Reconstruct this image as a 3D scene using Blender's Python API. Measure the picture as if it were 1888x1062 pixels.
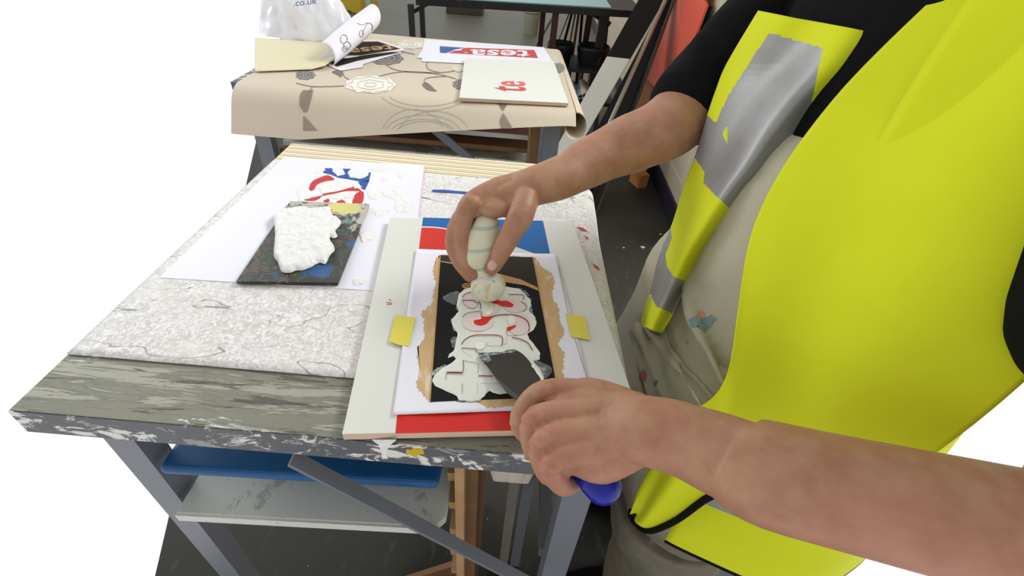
import bpy, bmesh, math, random
import numpy as np
from mathutils import Vector, Matrix, noise
random.seed(7)
for o in list(bpy.data.objects): bpy.data.objects.remove(o)
SC = bpy.context.scene
COL = SC.collection

# ------------------------------------------------------------------ camera
F = 870.0; ROLL = math.atan(.085); PITCH = math.radians(39.1); CZ = 1.24
camd = bpy.data.cameras.new('camera'); cam = bpy.data.objects.new('camera', camd); COL.objects.link(cam)
camd.sensor_width = 36; camd.lens = F/1888*36; camd.clip_start = .01; camd.clip_end = 100
cam.location = (0, 0, CZ)
cam.rotation_euler = (Matrix.Rotation(math.pi/2-PITCH, 4, 'X') @ Matrix.Rotation(ROLL, 4, 'Z')).to_euler()
SC.camera = cam

# ------------------------------------------------------------------ world: bright overcast daylight round the open workshop
wd = bpy.data.worlds.new('daylight'); SC.world = wd; wd.use_nodes = True
nt = wd.node_tree; nt.nodes.clear()
wo = nt.nodes.new('ShaderNodeOutputWorld'); bg = nt.nodes.new('ShaderNodeBackground')
tc = nt.nodes.new('ShaderNodeTexCoord'); sx = nt.nodes.new('ShaderNodeSeparateXYZ')
nt.links.new(tc.outputs['Generated'], sx.inputs[0])
def wmath(op, a, b):
    n = nt.nodes.new('ShaderNodeMath'); n.operation = op
    for i, v in enumerate((a, b)):
        if isinstance(v, (int, float)): n.inputs[i].default_value = v
        else: nt.links.new(v, n.inputs[i])
    return n.outputs[0]
def wramp(v, a, b, lo, hi):
    n = nt.nodes.new('ShaderNodeMapRange'); n.interpolation_type = 'SMOOTHSTEP'
    nt.links.new(v, n.inputs[0])
    for i, x in enumerate((a, b, lo, hi)): n.inputs[i+1].default_value = x
    return n.outputs[0]
back = wramp(sx.outputs['Y'], -.25, .1, 1.0, 1.0)        # the room behind is dimmer than the open side
up = wramp(sx.outputs['Z'], .05, .5, 1.0, .56)           # ceiling dimmer than the bright walls
nt.links.new(wmath('MULTIPLY', back, up), bg.inputs['Strength'])
bg.inputs['Color'].default_value = (1, 1, 1, 1)
nt.links.new(bg.outputs[0], wo.inputs[0])

# ------------------------------------------------------------------ ceiling light / window
def area(name, loc, target, sx_, sy_, power, col):
    d = bpy.data.lights.new(name, 'AREA'); d.shape = 'RECTANGLE'; d.size = sx_; d.size_y = sy_; d.energy = power; d.color = col
    o = bpy.data.objects.new(name, d); COL.objects.link(o); o.location = loc
    o.rotation_euler = (Vector(target)-Vector(loc)).to_track_quat('-Z', 'Y').to_euler(); return o
area('ceiling_lamp', (1.9, 1.9, 2.9), (0, .8, .8), 2.4, .7, 88, (1, .99, .96))
area('window_light', (-3.2, 2.6, 2.3), (0, .9, .8), 2.0, 1.4, 42, (.93, .97, 1))
SC.view_settings.view_transform = 'Standard'; SC.view_settings.look = 'None'
SC.view_settings.exposure = .08; SC.view_settings.gamma = 1; SC.view_settings.use_curve_mapping = False

# ------------------------------------------------------------------ geometry helpers
_c, _s = math.cos(ROLL), math.sin(ROLL); _cp, _sp = math.cos(PITCH), math.sin(PITCH)
def ray(px, py):
    x = px-944; y = py-531; xr = x*_c+y*_s; yr = -x*_s+y*_c; u = -yr/F
    return np.array([xr/F, _cp+u*_sp, -_sp+u*_cp])
C0 = np.array([0, 0, CZ])
def W(px, py, z): d = ray(px, py); return C0+d*((z-CZ)/d[2])
def D(px, py, y): d = ray(px, py); return C0+d*(y/d[1])
def X(px, py, x): d = ray(px, py); return C0+d*(x/d[0])
def PL(px, py, p0, n):
    d = ray(px, py); n = np.array(n, float); return C0+d*(np.dot(np.array(p0)-C0, n)/np.dot(d, n))

ROOT = {}
class MB:
    """collects geometry in world coordinates; build() links it as one mesh object"""
    def __init__(s): s.v = []; s.f = []; s.m = []; s.mi = 0; s.smooth = []; s.sm = False
    def add(s, vs, fs):
        b = len(s.v); s.v += [tuple(map(float, v)) for v in vs]
        for f in fs: s.f.append([b+i for i in f]); s.m.append(s.mi); s.smooth.append(s.sm)
        return s
    def box(s, c, size, rot=None):
        hx, hy, hz = [a/2 for a in size]; M = rot if rot is not None else Matrix.Identity(3)
        vs = [Vector(c)+M@Vector((x*hx, y*hy, z*hz)) for x in (-1, 1) for y in (-1, 1) for z in (-1, 1)]
        return s.add(vs, [(0, 1, 3, 2), (4, 6, 7, 5), (0, 4, 5, 1), (2, 3, 7, 6), (0, 2, 6, 4), (1, 5, 7, 3)])
    def bar(s, a, b, w, h, up=(0, 0, 1)):
        a, b = Vector(a), Vector(b); d = b-a; L = d.length; d.normalize()
        sd = d.cross(Vector(up)).normalized(); u = sd.cross(d)
        M = Matrix((d, sd, u)).transposed(); return s.box((a+b)/2, (L, w, h), M)
    def prism(s, pts, th, n=(0, 0, 1)):
        """polygon of 3D points, extruded back by th along -n"""
        pts = [Vector(p) for p in pts]; n = Vector(n).normalized(); k = len(pts)
        nn = Vector((0, 0, 0))
        for i in range(k): nn += pts[i].cross(pts[(i+1) % k])
        if nn.dot(n) < 0: pts.reverse()
        vs = pts+[p-n*th for p in pts]
        fs = [list(range(k)), list(range(2*k-1, k-1, -1))]+[(i, i+k, (i+1) % k+k, (i+1) % k) for i in range(k)]
        return s.add(vs, fs)
    def hexa(s, top, bottom):
        return s.add(list(top)+list(bottom), [(0, 1, 2, 3), (7, 6, 5, 4), (0, 4, 5, 1), (1, 5, 6, 2), (2, 6, 7, 3), (3, 7, 4, 0)])
    def tube(s, pts, rad, n=20, flat=None, up=(0, 0, 1), caps='round', closed=True):
        """swept tube with elliptical section; rad per point, flat=(a,b) factors"""
        pts = [Vector(p) for p in pts]; K = len(pts)
        if isinstance(rad, (int, float)): rad = [rad]*K
        fa, fb = flat or (1, 1); rings = []
        T = []
        for i in range(K):
            t = (pts[min(i+1, K-1)]-pts[max(i-1, 0)]); T.append(t.normalized())
        P = []
        if caps == 'round':
            for a in (80, 60, 40, 20): P.append((pts[0]-T[0]*rad[0]*math.sin(math.radians(a)), rad[0]*math.cos(math.radians(a)), T[0]))
        for i in range(K): P.append((pts[i], rad[i], T[i]))
        if caps == 'round':
            for a in (20, 40, 60, 80): P.append((pts[-1]+T[-1]*rad[-1]*math.sin(math.radians(a)), rad[-1]*math.cos(math.radians(a)), T[-1]))
        vs = []; fs = []; up = Vector(up)
        for (p, r, t) in P:
            sd = t.cross(up)
            if sd.length < .05: sd = t.cross(Vector((1, 0, 0)))
            sd.normalize(); u = sd.cross(t)
            for j in range(n):
                a = 2*math.pi*j/n; vs.append(p+sd*(math.cos(a)*r*fa)+u*(math.sin(a)*r*fb))
        R = len(P)
        for i in range(R-1):
            for j in range(n):
                fs.append((i*n+j, i*n+(j+1) % n, (i+1)*n+(j+1) % n, (i+1)*n+j))
        if closed: fs.append(list(range(n-1, -1, -1))); fs.append([(R-1)*n+j for j in range(n)])
        return s.add(vs, fs)
    def limb(s, pts, rad, flat=None, up=(0, 0, 1), n=20, sub=6):
        """smooth tapered limb through the given joints (Catmull-Rom)"""
        pts = [Vector(p) for p in pts]; K = len(pts); Q = []; R = []
        for i in range(K-1):
            p0, p1, p2, p3 = pts[max(i-1, 0)], pts[i], pts[i+1], pts[min(i+2, K-1)]
            for k in range(sub):
                t = k/sub
                Q.append(.5*((2*p1)+(p2-p0)*t+(2*p0-5*p1+4*p2-p3)*t*t+(3*p1-p0-3*p2+p3)*t**3))
                tt = t*t*(3-2*t); R.append(rad[i]*(1-tt)+rad[i+1]*tt)
        Q.append(pts[-1]); R.append(rad[-1])
        return s.tube(Q, R, n, flat, up)
    def ell(s, c, r, rot=None, nu=24, nv=14):
        M = rot if rot is not None else Matrix.Identity(3); vs = []; fs = []
        for i in range(1, nv):
            th = math.pi*i/nv
            for j in range(nu):
                a = 2*math.pi*j/nu
                vs.append(Vector(c)+M@Vector((r[0]*math.sin(th)*math.cos(a), r[1]*math.sin(th)*math.sin(a), r[2]*math.cos(th))))
        b = len(vs); vs += [Vector(c)+M@Vector((0, 0, r[2])), Vector(c)-M@Vector((0, 0, r[2]))]
        for i in range(nv-2):
            for j in range(nu): fs.append((i*nu+j, (i+1)*nu+j, (i+1)*nu+(j+1) % nu, i*nu+(j+1) % nu))
        for j in range(nu): fs.append((b, j, (j+1) % nu)); fs.append((b+1, (nv-2)*nu+(j+1) % nu, (nv-2)*nu+j))
        return s.add(vs, fs)
    def grid(s, fn, nu, nv, matfn=None):
        b = len(s.v); 
        for i in range(nu+1):
            for j in range(nv+1): s.v.append(tuple(map(float, fn(i/nu, j/nv))))
        for i in range(nu):
            for j in range(nv):
                s.f.append([b+i*(nv+1)+j, b+(i+1)*(nv+1)+j, b+(i+1)*(nv+1)+j+1, b+i*(nv+1)+j+1])
                s.m.append(matfn((i+.5)/nu, (j+.5)/nv) if matfn else s.mi); s.smooth.append(s.sm)
        return s
    def build(s, name, mats, parent=None, label=None, cat=None, group=None, kind=None, mods=None):
        if not isinstance(mats, (list, tuple)): mats = [mats]
        V = np.array(s.v); lo, hi = V.min(0), V.max(0)
        if parent is None: org = np.array([(lo[0]+hi[0])/2, (lo[1]+hi[1])/2, lo[2]])
        else: org = (lo+hi)/2
        me = bpy.data.meshes.new(name); me.from_pydata([tuple(v-org) for v in V], [], s.f)
        for m in mats: me.materials.append(m)
        me.polygons.foreach_set('material_index', s.m); me.polygons.foreach_set('use_smooth', s.smooth); me.update()
        o = bpy.data.objects.new(name, me); COL.objects.link(o); ROOT[o.name] = org
        if parent is not None: o.parent = parent; o.location = tuple(org-ROOT[parent.name])
        else: o.location = tuple(org)
        tag(o, label, cat, group, kind)
        for m in (mods or []):
            md = o.modifiers.new(m[0].lower(), m[0])
            for k, v in m[1].items(): setattr(md, k, v)
        return o
def tag(o, label=None, cat=None, group=None, kind=None):
    if label: o['label'] = label
    if cat: o['category'] = cat
    if group: o['group'] = group
    if kind: o['kind'] = kind
    return o
def thing(name, label, cat, loc, group=None):
    o = bpy.data.objects.new(name, None); COL.objects.link(o); o.location = tuple(loc); o.empty_display_size = .05
    ROOT[o.name] = np.array(loc, float); return tag(o, label, cat, group)

def jag(pts, amp, n=5, seed=0):
    """2D polygon with a rough hand-spread edge"""
    r = random.Random(seed); out = []
    for i in range(len(pts)):
        a, b = np.array(pts[i], float), np.array(pts[(i+1) % len(pts)], float)
        for k in range(n):
            p = a+(b-a)*k/n; out.append(p+np.array([r.uniform(-1, 1), r.uniform(-1, 1)])*amp*(0.4 if k == 0 else 1))
    return out
def rnd(pts, n=6):
    """closed Catmull-Rom through 2D pts"""
    K = len(pts); P = [np.array(p, float) for p in pts]; out = []
    for i in range(K):
        p0, p1, p2, p3 = P[i-1], P[i], P[(i+1) % K], P[(i+2) % K]
        for k in range(n):
            t = k/n; out.append(.5*(2*p1+(p2-p0)*t+(2*p0-5*p1+4*p2-p3)*t*t+(3*p1-p0-3*p2+p3)*t**3))
    return out
def opn(pts, n=8):
    K = len(pts); P = [np.array(p, float) for p in pts]; out = []
    for i in range(K-1):
        p0, p1, p2, p3 = P[max(i-1, 0)], P[i], P[i+1], P[min(i+2, K-1)]
        for k in range(n):
            t = k/n; out.append(.5*(2*p1+(p2-p0)*t+(2*p0-5*p1+4*p2-p3)*t*t+(3*p1-p0-3*p2+p3)*t**3))
    out.append(P[-1]); return out
def ribbon(pts, w):
    """2D polyline -> list of quads"""
    P = [np.array(p, float) for p in pts]; L = []; R = []
    for i in range(len(P)):
        t = P[min(i+1, len(P)-1)]-P[max(i-1, 0)]; l = np.hypot(*t) or 1; nrm = np.array([-t[1], t[0]])/l
        wi = w[i] if isinstance(w, (list, tuple)) else w
        L.append(P[i]+nrm*wi/2); R.append(P[i]-nrm*wi/2)
    return L, R
def flat(mb, pts, z, th=.0003):
    mb.prism([W(x, y, z) for x, y in pts], th)
def stroke(mb, pts, w, fn):
    L, R = ribbon(pts, w)
    vs = [fn(*p) for p in L]+[fn(*p) for p in R]; k = len(L)
    mb.add(vs, [(i, i+k, i+k+1, i+1) for i in range(k-1)])
def inside(p, poly):
    x, y = p; c = False; j = len(poly)-1
    for i in range(len(poly)):
        xi, yi = poly[i]; xj, yj = poly[j]
        if (yi > y) != (yj > y) and x < (xj-xi)*(y-yi)/(yj-yi)+xi: c = not c
        j = i
    return c
def text2d(txt, bold=.0, size=1.0):
    cu = bpy.data.curves.new('t', 'FONT'); cu.body = txt; cu.size = size; cu.offset = bold; cu.resolution_u = 3
    o = bpy.data.objects.new('t', cu); me = bpy.data.meshes.new_from_object(o)
    vs = [(v.co.x, v.co.y) for v in me.vertices]; fs = [list(p.vertices) for p in me.polygons]
    bpy.data.objects.remove(o); bpy.data.meshes.remove(me); bpy.data.curves.remove(cu)
    xs = [v[0] for v in vs]; ys = [v[1] for v in vs]; x0, x1, y0, y1 = min(xs), max(xs), min(ys), max(ys)
    return [((x-x0)/(x1-x0), (y-y0)/(y1-y0)) for x, y in vs], fs
def put_text(mb, txt, o, ux, uy, fn, bold=.02):
    """o + u*ux + v*uy with u,v in 0..1, mapped by fn"""
    vs, fs = text2d(txt, bold); o, ux, uy = map(lambda a: np.array(a, float), (o, ux, uy))
    mb.add([fn(*(o+ux*u+uy*v)) for u, v in vs], fs)

# ------------------------------------------------------------------ materials
def srgb(h):
    if isinstance(h, str): h = [int(h[i:i+2], 16) for i in (1, 3, 5)]
    return tuple((c/255/12.92 if c/255 <= .04045 else ((c/255+.055)/1.055)**2.4) for c in h)+(1,)
class NT:
    def __init__(s, name, rough=.6, spec=.4, metal=0):
        s.m = bpy.data.materials.new(name); s.m.use_nodes = True; s.t = s.m.node_tree; s.b = s.t.nodes['Principled BSDF']
        s.b.inputs['Roughness'].default_value = rough; s.b.inputs['Metallic'].default_value = metal
        s.b.inputs['Specular IOR Level'].default_value = spec
        s.pos = s.t.nodes.new('ShaderNodeNewGeometry').outputs['Position']
    def n(s, t, **k):
        x = s.t.nodes.new(t)
        for a, b in k.items(): setattr(x, a, b)
        return x
    def lk(s, a, b): s.t.links.new(a, b)
    def vec(s, scale=(1, 1, 1), off=(0, 0, 0), rot=(0, 0, 0)):
        m = s.n('ShaderNodeMapping'); m.inputs['Scale'].default_value = scale; m.inputs['Location'].default_value = off
        m.inputs['Rotation'].default_value = rot
        s.lk(s.pos, m.inputs[0]); return m.outputs[0]
    def noise(s, scale, detail=4, rough=.6, vec=None, dist=0):
        x = s.n('ShaderNodeTexNoise'); x.inputs['Scale'].default_value = scale; x.inputs['Detail'].default_value = detail
        x.inputs['Roughness'].default_value = rough; x.inputs['Distortion'].default_value = dist
        s.lk(vec if vec is not None else s.pos, x.inputs['Vector']); return x.outputs['Fac']
    def step(s, v, a, b, lo=0, hi=1):
        x = s.n('ShaderNodeMapRange'); s.lk(v, x.inputs[0])
        for i, q in enumerate((a, b, lo, hi)): x.inputs[i+1].default_value = q
        return x.outputs[0]
    def mix(s, f, a, b):
        x = s.n('ShaderNodeMix', data_type='RGBA')
        if isinstance(f, (int, float)): x.inputs[0].default_value = f
        else: s.lk(f, x.inputs[0])
        for i, q in ((6, a), (7, b)):
            if isinstance(q, (tuple, list)): x.inputs[i].default_value = q
            else: s.lk(q, x.inputs[i])
        return x.outputs[2]
    def mul(s, a, b, op='MULTIPLY'):
        x = s.n('ShaderNodeMath', operation=op)
        for i, q in enumerate((a, b)):
            if isinstance(q, (int, float)): x.inputs[i].default_value = q
            else: s.lk(q, x.inputs[i])
        return x.outputs[0]
    def bump(s, h, st, dist=.001):
        x = s.n('ShaderNodeBump'); x.inputs['Strength'].default_value = st; x.inputs['Distance'].default_value = dist
        s.lk(h, x.inputs['Height']); s.lk(x.outputs[0], s.b.inputs['Normal'])
    def col(s, c):
        if isinstance(c, (tuple, list)): s.b.inputs['Base Color'].default_value = c
        else: s.lk(c, s.b.inputs['Base Color'])
        return s
def simple(name, c, rough=.6, var=.12, vs=8, bump=0, bs=200, spec=.4, metal=0):
    t = NT(name, rough, spec, metal); c = srgb(c)
    d = tuple(x*(1-var) for x in c[:3])+(1,); l = tuple(min(1, x*(1+var)) for x in c[:3])+(1,)
    t.col(t.mix(t.noise(vs, 5), d, l))
    if bump: t.bump(t.noise(bs, 3), bump)
    return t.m
def splat(name, base, layers, rough=.5, bump=.3, spec=.4):
    """paint-splattered surface: layers of (colour, scale, threshold, stretch, seed)"""
    t = NT(name, rough, spec); c = t.mix(t.noise(6, 6), tuple(x*.75 for x in srgb(base)[:3])+(1,), srgb(base)); h = t.noise(60, 4)
    for (lc, sc, th, st, sd) in layers:
        f = t.step(t.noise(sc, 10, .70, t.vec(st, (sd*3.1, sd*1.7, sd*.9)), .8), th, th+.03)
        c = t.mix(f, c, srgb(lc)); h = t.mul(h, f, 'ADD')
    t.col(c); t.bump(h, bump, .0015); return t.m

M = {}
M['white_board'] = simple('white_board_paint', (224, 225, 216), .35, .03, 5)
M['mdf'] = simple('mdf_edge', (205, 180, 158), .8, .08, 60, .2, 400)
M['paper'] = simple('white_paper', (236, 235, 243), .7, .02, 6)
M['paper2'] = simple('glossy_white_sheet', (236, 236, 245), .45, .03, 6)
M['red'] = simple('red_paint', (212, 40, 30), .4, .06, 30)
M['red2'] = simple('red_print', (196, 52, 46), .5, .05, 30)
M['blue'] = simple('blue_paint', (0, 98, 172), .4, .06, 30)
M['blue2'] = simple('blue_print', (34, 82, 160), .5, .05, 30)
M['black_print'] = simple('black_print', (28, 27, 24), .7, .15, 40, spec=.15)
M['grey_print'] = simple('rubbed_black_print', (54, 52, 44), .7, .25, 60, spec=.15)
M['tan_print'] = simple('tan_print', (196, 152, 102), .6, .05, 30)
def m_tan():
    t = NT('tan_brushed_stain', .6); c = t.mix(t.noise(40, 5), srgb((196, 158, 106)), srgb((214, 180, 130)))
    c = t.mix(t.mul(t.step(t.noise(34, 9, .72, t.vec((1, .35, 1), (3, 0, 0)), .5), .54, .64), .75), c, srgb((232, 220, 200)))
    t.col(c); return t.m
M['tan_stain'] = m_tan()
M['navy_line'] = simple('navy_line', (30, 80, 140), .6)
M['dark_red'] = simple('dark_red_cut', (128, 22, 18), .6)
M['tape'] = simple('yellow_masking_tape', (228, 216, 84), .55, .05, 40)
M['pink'] = simple('pink_edge', (240, 190, 225), .6)
M['steel_grey'] = splat('grey_painted_steel', (124, 128, 136), [((170, 172, 172), 60, .70, (1, 1, 1), 3), ((225, 225, 225), 120, .74, (1, 1, 1), 8)], .45, .1)
M['blue_shelf'] = simple('blue_gloss_board', (16, 84, 138), .4, .15, 20, .2, 500)
M['ply'] = simple('plywood', (176, 140, 98), .75, .25, 25, .2, 80)
M['ply_dark'] = simple('brown_wood', (120, 88, 58), .75, .25, 25, .2, 80)
M['cream'] = simple('cream_backing', (222, 214, 180), .6, .04, 5)
M['black_cloth'] = simple('black_cotton', (18, 18, 20), .95, .2, 80, .4, 900, .1)
M['trim'] = simple('black_binding', (20, 20, 18), .9, .2, 80, .3, 900, .1)
M['blade'] = splat('stained_steel_blade', (44, 40, 34), [((70, 72, 74), 70, .62, (1, 1, 1), 2), ((190, 195, 195), 260, .74, (1, 1, 1), 5)], .35, .15, .6)
M['handle'] = simple('blue_plastic', (18, 26, 150), .28, .1, 40)
M['black_wood'] = splat('black_painted_bench', (24, 24, 24), [((120, 125, 125), 45, .66, (1, 1, 1), 3)], .5, .2)
M['maroon'] = simple('dark_red_painted_leg', (62, 28, 28), .6, .2)
M['smear_grey'] = splat('thin_grey_white_smear', (104, 110, 112), [((168, 174, 176), 60, .5, (1, 1, 1), 2), ((40, 40, 38), 90, .60, (1, 1, 1), 5)], .5, .1)
M['pinkish'] = simple('thin_white_over_red', (228, 212, 206), .4, .08, 260)
M['dry'] = simple('dry_cream_film', (236, 238, 224), .4, .03, 200)

def paint_mat(name, c, bs=140, st=.8):
    t = NT(name, .28, .5); t.col(t.mix(t.noise(30, 4), tuple(x*.93 for x in srgb(c)[:3])+(1,), srgb(c)))
    h = t.mul(t.noise(bs, 5, .6, None, 1.2), t.noise(30, 3), 'ADD'); t.bump(h, st, .003); return t.m
M['wet_white'] = paint_mat('wet_white_emulsion', (248, 248, 244))
M['wet_white2'] = paint_mat('stencil_white_paste', (232, 235, 224), 110, .35)

def m_floor():
    t = NT('dark_painted_floor', .5, .35)
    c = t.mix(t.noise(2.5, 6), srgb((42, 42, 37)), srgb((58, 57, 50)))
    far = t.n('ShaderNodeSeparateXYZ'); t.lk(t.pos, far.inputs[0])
    c = t.mix(t.step(far.outputs[1], 3.4, 4.4), c, t.mix(t.noise(1.2, 6), srgb((104, 104, 92)), srgb((126, 126, 114))))  # far floor coloured lighter, standing in for light glancing off it
    scuff = t.mul(t.step(t.noise(9, 8, .7, t.vec((3, 1, 1), (2, 0, 0))), .58, .75), .5)
    c = t.mix(scuff, c, srgb((112, 110, 100)))
    c = t.mix(t.step(t.noise(55, 2, .5), .765, .775), c, srgb((190, 192, 184)))
    c = t.mix(t.step(t.noise(90, 2, .5, t.vec((1, 1, 1), (5, 5, 0))), .76, .77), c, srgb((130, 110, 80)))
    t.col(c); t.bump(t.noise(40, 5), .15); return t.m
M['floor'] = m_floor()
def m_wall():
    t = NT('cream_block_wall', .7)
    b = t.n('ShaderNodeTexBrick'); b.offset = .5
    sp = t.n('ShaderNodeSeparateXYZ'); t.lk(t.pos, sp.inputs[0]); cb = t.n('ShaderNodeCombineXYZ')
    t.lk(sp.outputs[1], cb.inputs[0]); t.lk(sp.outputs[2], cb.inputs[1]); t.lk(cb.outputs[0], b.inputs['Vector'])
    for k, v in (('Scale', 1), ('Mortar Size', .006), ('Mortar Smooth', .3), ('Brick Width', .44), ('Row Height', .215)): b.inputs[k].default_value = v
    b.inputs['Color1'].default_value = srgb((196, 184, 158)); b.inputs['Color2'].default_value = srgb((202, 190, 164)); b.inputs['Mortar'].default_value = srgb((214, 204, 180))
    t.col(b.outputs['Color']); t.bump(t.noise(120, 4), .3); return t.m
M['wall'] = m_wall()
M['skirting'] = splat('dark_purple_skirting', (40, 32, 52), [((110, 105, 100), 30, .66, (1, 1, 1), 2)], .5, .2)

def m_textured():
    t = NT('embossed_vinyl_wallpaper', .5, .3)
    sw = t.mul(t.noise(140, 4, .7, None, 1.5), 1, 'MULTIPLY')
    region = t.noise(9, 3, .5, t.vec((1, 1.6, 1), (1, 4, 0)))
    ridg = t.step(t.mul(t.noise(6.5, 2, .4, t.vec((.5, 2.2, 1), (3, 1, 0)), .8), .5, 'SUBTRACT'), -.006, .006)
    line = t.n('ShaderNodeMath', operation='PINGPONG'); 
    n2 = t.noise(5.0, 3, .5, t.vec((.6, 2.4, 1), (7, 2, 0)), .5)
    band = t.step(t.mul(t.mul(n2, .5, 'SUBTRACT'), 0, 'COMPARE') if False else t.mul(n2, .5, 'SUBTRACT'), -.004, 0)
    band2 = t.step(t.mul(n2, .5, 'SUBTRACT'), 0, .004, 1, 0)
    crease = t.mul(band, band2)
    c = t.mix(t.step(sw, .42, .60), srgb((206, 203, 198)), srgb((246, 245, 243)))
    c = t.mix(t.mul(t.step(region, .45, .6), .55), c, srgb((232, 229, 224)))
    c = t.mix(t.mul(crease, .8), c, srgb((112, 108, 102)))
    t.col(c); t.bump(t.mul(sw, t.mul(region, 1.5), 'ADD'), .55, .0016); return t.m
M['embossed'] = m_textured()
def m_stripe():
    t = NT('striped_wallpaper', .5)
    sp = t.n('ShaderNodeSeparateXYZ'); t.lk(t.pos, sp.inputs[0])
    y = t.mul(sp.outputs[1], t.mul(sp.outputs[0], .012), 'ADD')
    def bands(per, ph, w):
        f = t.mul(t.mul(t.mul(y, 1/per), ph, 'ADD'), 1, 'FRACT') if False else None
        q = t.n('ShaderNodeMath', operation='FRACT'); t.lk(t.mul(t.mul(y, 1/per), ph, 'ADD'), q.inputs[0])
        return t.step(t.n('ShaderNodeMath').outputs[0], 0, 1) if False else q.outputs[0]
    f = bands(.0175, 0, 0)
    r = t.n('ShaderNodeValToRGB'); t.lk(f, r.inputs[0]); r.color_ramp.interpolation = 'CONSTANT'
    e = r.color_ramp.elements; e[0].position = 0; e[0].color = srgb((240, 228, 196)); e[1].position = .38; e[1].color = srgb((168, 150, 92))
    for p, c in ((.58, (244, 234, 206)), (.80, (140, 112, 104)), (.90, (236, 222, 186))):
        k = e.new(p); k.color = srgb(c)
    t.col(r.outputs[0]); return t.m
M['striped'] = m_stripe()
WHT = (222, 222, 216)
M['bench_edge'] = splat('splattered_bench_edge', (98, 100, 104), [((150, 150, 146), 14, .56, (1, 1, 2), 1), (WHT, 24, .55, (1, 1, 2), 4), (WHT, 80, .63, (1, 1, 1), 31), ((215, 185, 60), 16, .73, (1, 1, 1), 9), ((36, 104, 160), 15, .74, (1, 1, 1), 12), ((176, 60, 50), 24, .76, (1, 1, 1), 17), ((40, 40, 40), 30, .68, (1, 1, 1), 21)], .5, .6)
M['bench_top'] = splat('streaky_painted_bench_top', (140, 140, 124), [((164, 164, 148), 8, .50, (.6, 6, 1), 1), ((96, 96, 86), 10, .56, (.6, 7, 1), 6), (WHT, 13, .60, (.8, 3, 1), 4), ((206, 184, 120), 20, .70, (1, 2, 1), 9), ((60, 110, 160), 18, .76, (1, 1, 1), 12)], .5, .6)
M['bench_back'] = splat('speckled_bench_back', (176, 178, 178), [((120, 118, 112), 26, .56, (1, 2, 1), 1), (WHT, 22, .56, (1, 2, 1), 4), ((206, 184, 120), 24, .68, (1, 1, 1), 9), ((46, 110, 168), 20, .66, (1, 1, 1), 14)], .5, .4)
def m_palette():
    t = NT('crusted_multicolour_palette', .35, .5)
    c = t.mix(t.noise(30, 4), srgb((26, 26, 22)), srgb((40, 42, 32)))
    for lc, sc, th, sd in (((88, 70, 54), 60, .52, 1), ((40, 66, 40), 45, .55, 3), ((36, 74, 120), 34, .62, 6), ((150, 150, 60), 90, .66, 12), ((190, 190, 184), 110, .72, 15), ((140, 60, 50), 100, .70, 18)):
        c = t.mix(t.step(t.noise(sc, 7, .65, t.vec((1, 1, 1), (sd, sd*2, 0)), 1), th, th+.02), c, srgb(lc))
    for (px, py, rx, lc, th2) in ((655, 374, .075, (190, 186, 172), 1), (570, 368, .07, (190, 186, 172), 1), (668, 398, .05, (190, 184, 172), 1), (640, 385, .034, (218, 212, 130), 1), (622, 380, .026, (222, 214, 130), 1), (630, 410, .030, (122, 142, 138), 2), (618, 428, .022, (100, 118, 112), 2), (592, 500, .022, (26, 84, 140), 1), (575, 498, .020, (26, 84, 140), 1), (646, 450, .013, (30, 84, 140), 1)):
        w = W(px, py, PZ_); dn = t.n('ShaderNodeVectorMath', operation='DISTANCE'); t.lk(t.pos, dn.inputs[0]); dn.inputs[1].default_value = tuple(w)
        f = t.mul(dn.outputs['Value'], t.mul(t.mul(t.noise(45, 7, .7, t.vec((1, 1, 1), (px, 0, 0)), 1), .5, 'SUBTRACT'), rx*2.6), 'ADD')
        f = t.step(f, rx*.62, rx*.70, 1, 0)
        cc_ = srgb(lc)
        if th2 == 2: cc_ = t.mix(t.step(t.noise(120, 5, .7), .48, .54), srgb((44, 52, 46)), srgb(lc))
        elif lc[2] > 150 and lc[0] < 200: cc_ = t.mix(t.step(t.noise(70, 5, .7, None, 1), .56, .58), srgb(lc), srgb((58, 56, 50)))
        c = t.mix(f, c, cc_)
    t.col(c); t.bump(t.noise(180, 6, .7), .9, .002); return t.m
PZ_ = .8295
M['palette'] = m_palette()
M['pal_blue'] = simple('dried_blue_paint', (28, 86, 138), .45, .2, 90, .4)
M['pal_grey'] = splat('dried_cream_paint', (186, 182, 168), [((70, 68, 60), 50, .62, (1, 1, 1), 3)], .5, .6)
M['pal_yellow'] = simple('dried_yellow_paint', (222, 216, 130), .5, .15, 90, .4)
M['pal_teal'] = splat('dried_teal_paint', (130, 146, 140), [((60, 66, 60), 70, .5, (1, 2, 1), 3)], .5, .6)
def m_skin(name, base, deep):
    t = NT(name, .5, .35); c = t.mix(t.step(t.noise(38, 5, .6), .35, .65), srgb(base), srgb(deep))
    t.col(t.mix(t.mul(t.step(t.noise(9, 2), .5, .62), .3), c, srgb((186, 120, 106)))); t.bump(t.noise(700, 3), .12, .0006)
    t.b.inputs['Subsurface Weight'].default_value = .12; t.b.inputs['Subsurface Scale'].default_value = .006
    t.b.inputs['Subsurface Radius'].default_value = (1, .4, .25); return t.m
M['skin'] = m_skin('skin', (178, 136, 108), (164, 116, 90))
M['nail'] = simple('fingernail', (206, 172, 158), .35, .03)
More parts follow.
